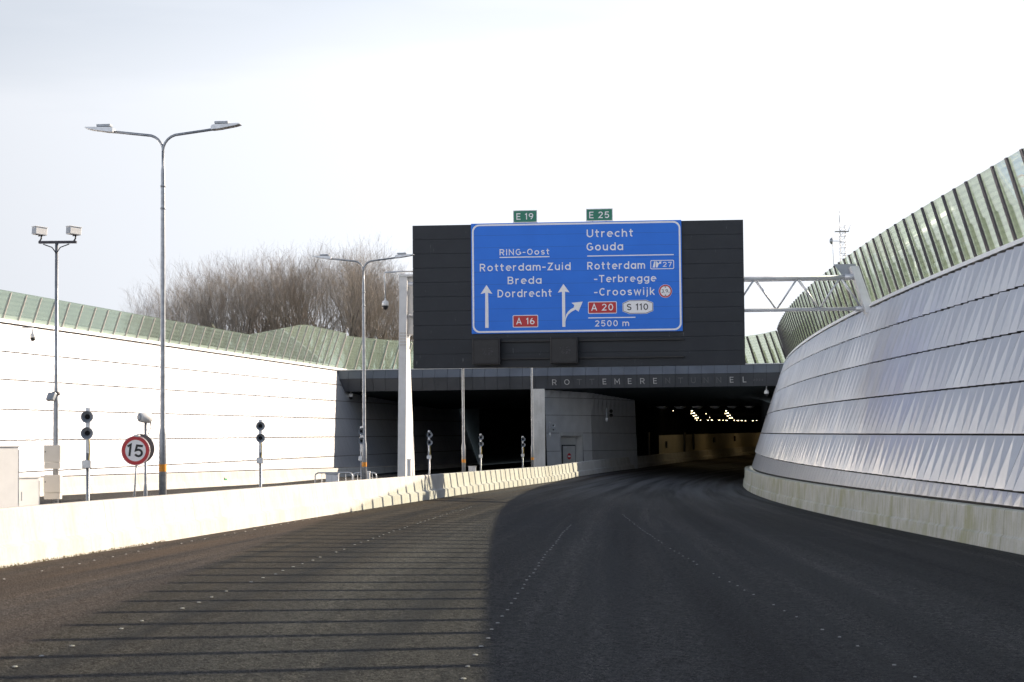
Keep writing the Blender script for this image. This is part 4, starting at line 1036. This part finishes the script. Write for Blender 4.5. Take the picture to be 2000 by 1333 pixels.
# the same horns fixed to the dividing wall; the unlit pair has shade painted black
for px, py, fw, lab, lit in ((1070, 836, .09, 'pair of pale horn speakers fixed to the dividing wall near the pillar', 1), (1181, 808, .5, 'pair of shade-darkened horn speakers high on the dividing wall above the door', 0)):
    k = (px-1000)/FPX
    A, B = (DW[0], DW[1]) if px < 1150 else (DW[1], DW[2])
    s = (A.x - k*A.y)/(k*(B.y-A.y) - (B.x-A.x)); p = A.lerp(B, s); nn = Vector(((B-A).y, -(B-A).x, 0)).normalized()
    z = at(px, py, p.y).z
    r_ = empty('wall_speaker', p + nn*.12 + Vector((0, 0, z))); tag(r_, lab, 'loudspeaker', 'horn speakers on the dividing wall')
    for dz in (-.18, .2):
        a, b = MB(), MB(); horn(a, b, nn*.4 + Vector((0, 0, dz)), Vector((.2, -1, 0)).normalized(), .16); o_ = b.build('horn', M['galv_light' if lit else 'black'], r_); a.build('throat', M['black'], o_)
    mb = MB(); mb.box((-.05, -.06, -.75), (.05, .06, .45)); mb.build('bracket', M['galv'], r_)
    mb = MB(); mb.box((-.1, -.25, -.62), (.1, -.061, -.42), None, .01); mb.build('junction_box', M['galv_light'], r_)

# ------------------------------------------------------------------ camera mast with cabinets
Y = solve(108.5, 1.15); base = Vector((XV(Y, 1.15), Y, 0)); sc_ = FPX/Y
zof = lambda y: at(108, y, Y).z
r_ = empty('camera_mast', base); tag(r_, 'grey mast with two white box cameras on a crossbar and cabinets near its foot', 'camera mast')
zt_ = zof(476)
mb = MB(); mb.tube([(0, 0, -.1), (0, 0, zof(872)), (0, 0, zof(790)), (0, 0, zof(765)), (0, 0, zt_)], [.062, .062, .06, .042, .036], 12); mb.build('pole', M['galv'], r_)
hw = .43
mb = MB(); mb.box((-hw+.04, -.04, zt_), (hw+.0, .04, zt_+.055), None, .008); mb.build('crossbar', M['post'], r_)
mb = MB()
for s in (-1, 1): mb.tube([(0, -.03, zt_-.22), (s*.09, -.05, zt_-.09), (s*.28, -.05, zt_-.02)], .012, 6)
mb.build('stay_cable', M['black'], r_)
for s in (-.37, .37):
    Mc = Matrix.Translation((s, 0, zt_+.27)) @ Matrix.Rotation(R(-47), 4, 'Z') @ Matrix.Rotation(R(-4), 4, 'X')
    mb = MB(); mb.box((-.085, -.14, -.085), (.085, .14, .075), Mc, .012); mb.box((-.095, -.16, .076), (.095, .15, .092), Mc, .006); o_ = mb.build('box_camera', M['white'], r_)
    mb = MB(); mb.box((-.075, -.148, -.07), (.075, -.141, .06), Mc); mb.build('camera_window', M['horn'], o_)
    mb = MB(); mb.tube([Mc @ Vector((0, .05, -.09)), Mc @ Vector((0, .05, -.16)), (s, 0, zt_+.05)], .018, 8); mb.tube([Mc @ Vector((.05, .15, -.05)), Mc @ Vector((.05, -.05, -.12))], .012, 6); mb.build('camera_bracket', M['black'], o_)
Mf = Matrix.Translation((-.07, -.12, zof(776))) @ Matrix.Rotation(R(-30), 4, 'Z') @ Matrix.Rotation(R(-28), 4, 'X')
mb = MB(); mb.box((-.10, -.05, -.09), (.10, .03, .09), Mf, .012); mb.build('floodlight', M['galv'], r_)
mb = MB(); mb.tube([(0, 0, zof(770)-.03), (0, 0, zof(770)+.05)], .085, 12); mb.build('collar', M['post'], r_)
for y0, y1 in ((870, 916), (928, 975)):
    z0_, z1_ = zof(y1), zof(y0)
    mb = MB(); mb.box((-.19, -.30, z0_+.14), (.16, -.065, z1_), None, .012); o_ = mb.build('cabinet', M['cabinet'], r_)
    mb = MB(); mb.box((-.185, -.29, z0_), (.155, -.07, z0_+.137), None, .008); mb.build('cable_box', M['cabinet'], o_)
    mb = MB(); mb.box((-.165, -.308, (z0_+z1_)/2+.1), (-.145, -.3005, (z0_+z1_)/2+.125)); mb.build('lock', M['black'], o_)

# ------------------------------------------------------------------ radar post and speed sign
Y = solve(283.5, 1.05); z0 = at(283, 816, Y).z
r_ = empty('radar_post', (XV(Y, 1.05), Y, 0)); tag(r_, 'slim post with a white drum-shaped detector on top, behind the 15 sign', 'detector post')
mb = MB(); mb.tube([(0, 0, -.1), (0, 0, at(283, 955, Y).z), (0, 0, at(283, 945, Y).z), (0, 0, z0-.1)], [.05, .05, .034, .034], 12); mb.build('pole', M['galv'], r_)
Mc = Matrix.Translation((-.02, -.02, z0)) @ Vector((-.62, -.75, .02)).to_track_quat('Z', 'Y').to_matrix().to_4x4()
mb = MB(); mb.lathe([(.0, -.20), (.10, -.19), (.135, -.14), (.135, -.02), (.115, .14), (.09, .17)], 22, Mc); o_ = mb.build('detector', M['white'], r_)
mb = MB(); mb.lathe([(.088, .171), (.05, .176), (0, .178)], 22, Mc); mb.build('detector_face', M['horn'], o_)
mb = MB(); mb.tube([(.12, .05, z0-.08), (.13, 0, z0-.25), (.06, 0, z0-.42), (.035, 0, z0-.5)], .009, 6); mb.tube([(.12, .05, z0-.08), (.10, 0, z0-.2), (.05, 0, z0-.3)], .007, 6); mb.build('cable', M['black'], r_)
Y = solve(258, .8); c = at(265, 880.5, Y)
r_ = empty('speed_sign', (at(255, 975, Y).x, Y, 0)); tag(r_, 'round red-rimmed speed limit sign reading 15 on a tilted pole', 'speed sign')
rad = 29.0/FPX*Y; th = R(6.5)
loc = c - r_.location
Ms = Matrix.Translation(loc) @ Matrix.Rotation(R(-8), 4, 'Z') @ Matrix.Rotation(th, 4, 'Y')
b0 = Vector((0, .05, 0)); tp = Ms @ Vector((0, .05, rad*.9))
mb = MB(); mb.tube([(0, .06, -.1), Ms @ Vector((0, .08, rad*.95))], .024, 10); mb.build('pole', M['galv'], r_)
def disc(name, m, r0, r1, y, par):
    mb = MB()
    if r1 is None: mb.add([Ms @ Vector((p[0], y, p[1])) for p in circ(0, 0, r0, 56)], [tuple(range(56))])
    else:
        n = 56; mb.add([Ms @ Vector((p[0], y, p[1])) for p in circ(0, 0, r0, n) + circ(0, 0, r1, n)], [(i, (i+1) % n, (i+1) % n + n, i+n) for i in range(n)])
    return mb.build(name, m, par)
mb = MB(); mb.lathe([(rad, -.012), (rad, .012)], 56, Ms @ Matrix.Rotation(R(90), 4, 'X')); pl_o = mb.build('sign_plate', M['signwhite'], r_)
disc('red_ring', M['signred'], rad*.955, rad*.72, -.016, pl_o); disc('outer_rim', M['signred'], rad*1.0, rad*.985, -.014, pl_o)
mb = MB(); text(mb, '15', -rad*.60, rad*.54, -rad*.41, rad*.82, -.018, 1.2, 1.2, Ms); mb.build('lettering', M['black'], pl_o)
mb = MB(); Mb = Ms @ Matrix.Translation((.055, .14, .05)) @ Matrix.Rotation(R(90), 4, 'X'); mb.lathe([(rad, -.015), (rad, .015)], 56, Mb); mb.build('rear_plate', M['post'], r_)
mb = MB(); mb.box((-.05, -.06, rad*.93), (.05, .1, rad*1.08), Ms, .01); mb.build('clamp', M['galv_light'], r_)

# ------------------------------------------------------------------ cabinets, hoop rails, dome cameras
def cabinet(name, x0, y0, x1, ybase, off, dep, lab, grp='cabinets behind the barrier', m='cabinet', turn=0.):
    Y = solve((x0+x1)/2, off); a = at(x0, y0, Y); b = at(x1, y0, Y)
    if turn: m = 'white'
    r_ = empty(name, ((a.x+b.x)/2, Y, 0)); tag(r_, lab, 'cabinet', grp); w = (b.x-a.x)/2; h = a.z
    if turn: r_.location.x = b.x - .0; r_.rotation_euler.z = turn; w = w/math.cos(turn)
    sh_ = w if turn else 0
    mb = MB(); mb.box((-w-sh_, 0, -.1), (w-sh_, dep, h-.05), None, .012); mb.build('body', M[m], r_)
    mb = MB(); mb.box((-w-.02-sh_, -.02, h-.048), (w+.02-sh_, dep+.02, h), None, .012); mb.build('lid', M[m], r_)
    mb = MB(); mb.box((-.006, -.004, .1), (.006, -.0005, h-.1)); mb.box((.05, -.02, h*.5), (.07, -.0005, h*.58)); mb.build('door_gap', M['horn'], r_)
    return r_
cabinet('utility_cabinet', -34, 870, 37, 985, 1.35, .9, 'tall white utility cabinet cut off by the left edge of the picture', turn=.85)
cabinet('utility_cabinet', 37.5, 930, 77, 985, 1.30, .7, 'lower white utility cabinet between the tall one and the camera mast', turn=.85)
cabinet('utility_cabinet', 636, 925, 660, 945, 1.9, .5, 'grey box inside the left hoop rail', 'cabinets behind the barrier', 'alu')
cabinet('utility_cabinet', 795, 897, 802, 935, .85, .35, 'narrow white box in front of the gantry post foot', 'cabinets behind the barrier', 'white')
cabinet('utility_cabinet', 915, 911, 929.5, 925, 1.2, .4, 'small white box right of the third lamp pole', 'cabinets behind the barrier', 'white')
cabinet('utility_cabinet', 717, 921, 722, 940, 1.4, .25, 'slim white box inside the right hoop rail', 'cabinets behind the barrier', 'white')
h0 = None
for x0, x1, lab in ((615.5, 688, 'left galvanised hoop rail around the grey box'), (690, 735, 'right galvanised hoop rail at the second street lamp foot')):
    Y = solve((x0+x1)/2, 1.7); a = at(x0, 924, Y); b = at(x1, 924, Y); w = b.x-a.x; h = a.z
    r_ = empty('hoop_rail', (a.x, Y, 0)); tag(r_, lab, 'guard rail', 'hoop rails behind the barrier')
    mb = MB(); mb.tube([(0, 0, -.1), (0, 0, h-.12), (.03, 0, h-.04), (.12, 0, h), (w-.12, 0, h), (w-.03, 0, h-.04), (w, 0, h-.12), (w, 0, -.1)], .028, 10); mb.build('hoop', M['galv_light'], r_)
    for q in (.18, .62, .82):
        mb = MB(); mb.tube([(w*q, 0, -.1), (w*q, 0, h-.02)], .012, 8); mb.build('baluster', M['galv_light'], r_)
def dome(p, lab, arm=None, s=1.0):
    r_ = empty('dome_camera', p); tag(r_, lab, 'security camera', 'hanging dome cameras')
    mb = MB(); mb.lathe([(.03, .30*s), (.05*s, .16*s), (.13*s, .12*s), (.15*s, .02*s), (.15*s, -.06*s), (.14*s, -.08*s)], 20); mb.build('housing', M['white'], r_)
    mb = MB(); mb.lathe([(.138*s, -.081*s), (.13*s, -.16*s), (.09*s, -.24*s), (.0, -.27*s)], 20); mb.build('dome_glass', M['black'], r_)
    if arm: mb = MB(); mb.tube([Vector(q) - Vector(p) for q in arm], .035*s, 10); mb.build('arm', M['galv_light'], r_)
p = at(64, 657, 103.2); dome(p, 'dome camera on a short arm from the top of the left wall', [p + Vector((0, 0, .25)), at(64, 640, 103.2), at(43, 641, 103.6)], 1.0)
p = at(752.5, 594, 101.4); dome(p, 'dome camera hanging from a long arm left of the gantry', [p + Vector((0, 0, .25)), at(751, 538, 101.4), at(752, 532.5, 101.4), at(815, 530, 101.4)], 1.15)
p = at(685, 773, 171.2); dome(p, 'dome camera under the left end of the tunnel fascia', [p + Vector((0, 0, .28)), p + Vector((0, 0, .75))], 1.3)
p = at(1497, 767, 165.2); dome(p, 'dome camera under the right end of the tunnel fascia', [p + Vector((0, 0, .28)), p + Vector((0, 0, .75))], 1.3)
# green evacuation sticker on the left plinth
q = at(436, 931, 133); YY = 133.
for YY in [100 + .25*i for i in range(280)]:
    if 1000 + FPX*(XL(YY) - .18)/YY >= 436: break
ow = outw(XL, YY, -1); tt = tang(XL, YY); c0 = Vector((XL(YY), YY, .62 - .25)) - ow*-.17
r_ = empty('escape_sticker', c0); tag(r_, 'tiny green escape-route sticker on the plinth of the left wall', 'sticker')
mb = MB(); nn = -ow; mb.add([nn*.05 + tt*a + Vector((0, 0, b)) for a, b in ((-.22, -.12), (.22, -.12), (.22, .12), (-.22, .12))], [(0, 1, 2, 3)]); mb.build('sticker_field', M['stickergreen'], r_)
mb = MB(); mb.add([nn*.054 + tt*a + Vector((0, 0, b)) for a, b in ((-.2, .125), (.2, .125), (.2, .22), (-.2, .22))], [(0, 1, 2, 3)]); mb.build('sticker_top', M['cabinet'], r_)

# ------------------------------------------------------------------ lattice mast far behind the right wall
YM = 420.; top = at(1645, 421, YM); r_ = empty('lattice_mast', (top.x, YM, GZ)); tag(r_, 'slim pale lattice radio mast with dishes far behind the right wall', 'radio mast')
H = top.z - GZ - 1.5; w = .55
mb = MB()
for sx_, sy_ in ((-1, -1), (1, -1), (1, 1), (-1, 1)): mb.tube([(sx_*w, sy_*w, 0), (sx_*w, sy_*w, H)], .05, 5)
mb.build('leg', M['galv_light'], r_)
mb = MB(); z = 0; k = 0
while z < H - 1.2:
    for (a, b) in (((-w, -w), (w, -w)), ((w, -w), (w, w)), ((w, w), (-w, w)), ((-w, w), (-w, -w))):
        mb.tube([(*a, z), (*b, z+1.2)] if k % 2 else [(*b, z), (*a, z+1.2)], .028, 4); mb.tube([(*a, z), (*b, z)], .028, 4)
    z += 1.2; k += 1
mb.build('bracing', M['galv_light'], r_)
mb = MB(); mb.box((-1.6, -.7, H-2.0), (1.3, .7, H-1.9)); mb.tube([(-.6, 0, H), (-.6, 0, H+2.4)], .06, 6); mb.tube([(1.2, 0, H-1.9), (1.7, 0, H-.6)], .05, 5); mb.tube([(-2.0, 0, H-9), (-2.2, 0, H-3)], .05, 5); mb.build('antenna', M['galv'], r_)
for dx, dz in ((-2.6, -4.0), (2.6, -7.0)):
    Md = Matrix.Translation((dx, -.4, H+dz)) @ Matrix.Rotation(R(90 if dx < 0 else -70), 4, 'Y')
    mb = MB(); mb.lathe([(.75, .3), (.6, .0), (.3, -.2), (0, -.25)], 16, Md); mb.tube([(dx, -.4, H+dz), (0, 0, H+dz)], .06, 6); mb.build('dish', M['galv'], r_)

# ------------------------------------------------------------------ bare trees behind the left wall
def tree_mesh(seed, H):
    rnd = random.Random(seed); tr, cr = MB(), MB()
    def branch(mb, p, d, L_, r, depth):
        n = 4 if depth < 2 else 3; pts = [p]; rs = [r]; q = Vector(p); dd_ = Vector(d)
        for i in range(n):
            dd_ = (dd_ + Vector((rnd.gauss(0, .12), rnd.gauss(0, .12), .10 + rnd.gauss(0, .05)))).normalized()
            q = q + dd_*(L_/n); pts.append(q.copy()); rs.append(max(.005, r*(1 - .75*(i+1)/n)))
        mb.tube(pts, rs, 5 if depth < 2 else 3, False, depth < 2)
        if depth >= 4: return
        kids_ = (5, 6, 4, 4)[depth]
        for k in range(kids_):
            t = rnd.uniform(.28, 1.0); i = min(n-1, int(t*n)); pp_ = pts[i].lerp(pts[i+1], t*n-i)
            az = rnd.uniform(0, 2*math.pi); sp = R(rnd.uniform(16, 42))
            ax = (pts[i+1]-pts[i]).normalized(); u = ax.orthogonal().normalized(); v = ax.cross(u)
            nd = ax*math.cos(sp) + (u*math.cos(az) + v*math.sin(az))*math.sin(sp)
            branch(cr, pp_, nd, L_*rnd.uniform(.48, .68), max(.007, rs[i]*rnd.uniform(.42, .60)), depth+1)
    stems = rnd.choice((2, 3, 3))
    for s_ in range(stems):
        az = rnd.uniform(0, 6.28); branch(tr, Vector((rnd.uniform(-.3, .3), rnd.uniform(-.3, .3), -.2)), Vector((math.cos(az)*.28, math.sin(az)*.28, 1)).normalized(), H*.62, .25*H/17, 0)
    return tr, cr
protos = []
for s_ in (11, 23, 37, 58):
    r_ = empty('bare_tree', (0, 0, 0)); tr, cr = tree_mesh(s_, 16)
    tr.build('trunk', M['trunk'], r_); cr.build('crown', M['bark'], r_); r_['top'] = max(p[2] for p in cr.v); protos.append(r_)
used = set(); rnd = random.Random(5); spots = []
# crown outline of the row in the photograph: column, top row
outline = [(285, 585), (310, 560), (345, 545), (375, 528), (405, 508), (432, 500), (458, 505), (485, 490), (512, 498), (540, 493), (568, 487), (592, 492), (618, 497), (645, 486), (672, 478), (698, 483), (722, 500), (748, 515), (772, 528), (797, 532), (822, 560)]
for i, (px, py) in enumerate(outline):
    for row in range(2):
        Y = 222 + row*16 + rnd.uniform(-5, 5); x_ = px + rnd.uniform(-9, 9) + row*12
        p = at(x_, py + rnd.uniform(0, 14) + row*4, Y); k = rnd.randrange(4)
        o_ = protos[k] if k not in used else copy_tree(protos[k]); used.add(k)
        hh = p.z - GZ; sc = 1.10*hh/o_['top']
        o_.location = (p.x, Y, GZ); o_.scale = (sc*rnd.uniform(.85, 1.1), sc*rnd.uniform(.85, 1.1), sc); o_.rotation_euler = (0, 0, rnd.uniform(0, 6.28))
        tag(o_, 'leafless brown tree in the dense row standing behind the left wall', 'tree', 'bare trees behind the left wall')
for k in range(4):
    if k not in used: bpy.data.objects.remove(protos[k])
# low scrub behind the left screen, seen only through the glass
mb = MB(); rnd = random.Random(9)
for i in range(9000):
    Y = rnd.uniform(185, 215); px = rnd.uniform(-260, 560); X = (px-1000)/FPX*Y
    hmax = 4.6 + 1.3*math.sin(px*.021) + .8*math.sin(px*.063) - max(0, (px-250)*.004)
    z = GZ + rnd.random()**1.3*hmax
    s_ = rnd.uniform(.12, .34); a_ = rnd.uniform(0, 6.28); t_ = rnd.uniform(-.6, .6)
    d1 = Vector((math.cos(a_), math.sin(a_), t_))*s_; d2 = Vector((-math.sin(a_)*.5, math.cos(a_)*.5, 1))*s_*.8
    c = Vector((X, Y, z)); mb.add([c-d1, c-d2, c+d1, c+d2], [(0, 1, 2, 3)])
o_ = mb.build('scrub_thicket', M['twiggreen']); tag(o_, 'dark thicket seen through the glass on the left wall', 'thicket', None, 'stuff')
# weeds at the foot of the barrier
mb = MB(); rnd = random.Random(4)
for i in range(900):
    Y = 33 + 14*rnd.random()**1.6; d = rnd.uniform(-.01, .10); x = XB(Y) + d; z = road_z(x, Y); h = rnd.uniform(.012, .06); a_ = rnd.uniform(0, 6.28); w = .008
    mb.add([(x-w*math.cos(a_), Y-w*math.sin(a_), z), (x+w*math.cos(a_), Y+w*math.sin(a_), z), (x+rnd.uniform(-.05, .05), Y+rnd.uniform(-.05, .05), z+h)], [(0, 1, 2)])
o_ = mb.build('weeds', M['weed']); tag(o_, 'dry weeds at the foot of the left barrier', 'weeds', None, 'stuff')
for o in bpy.data.objects:
    if 'top' in o.keys(): del o['top']
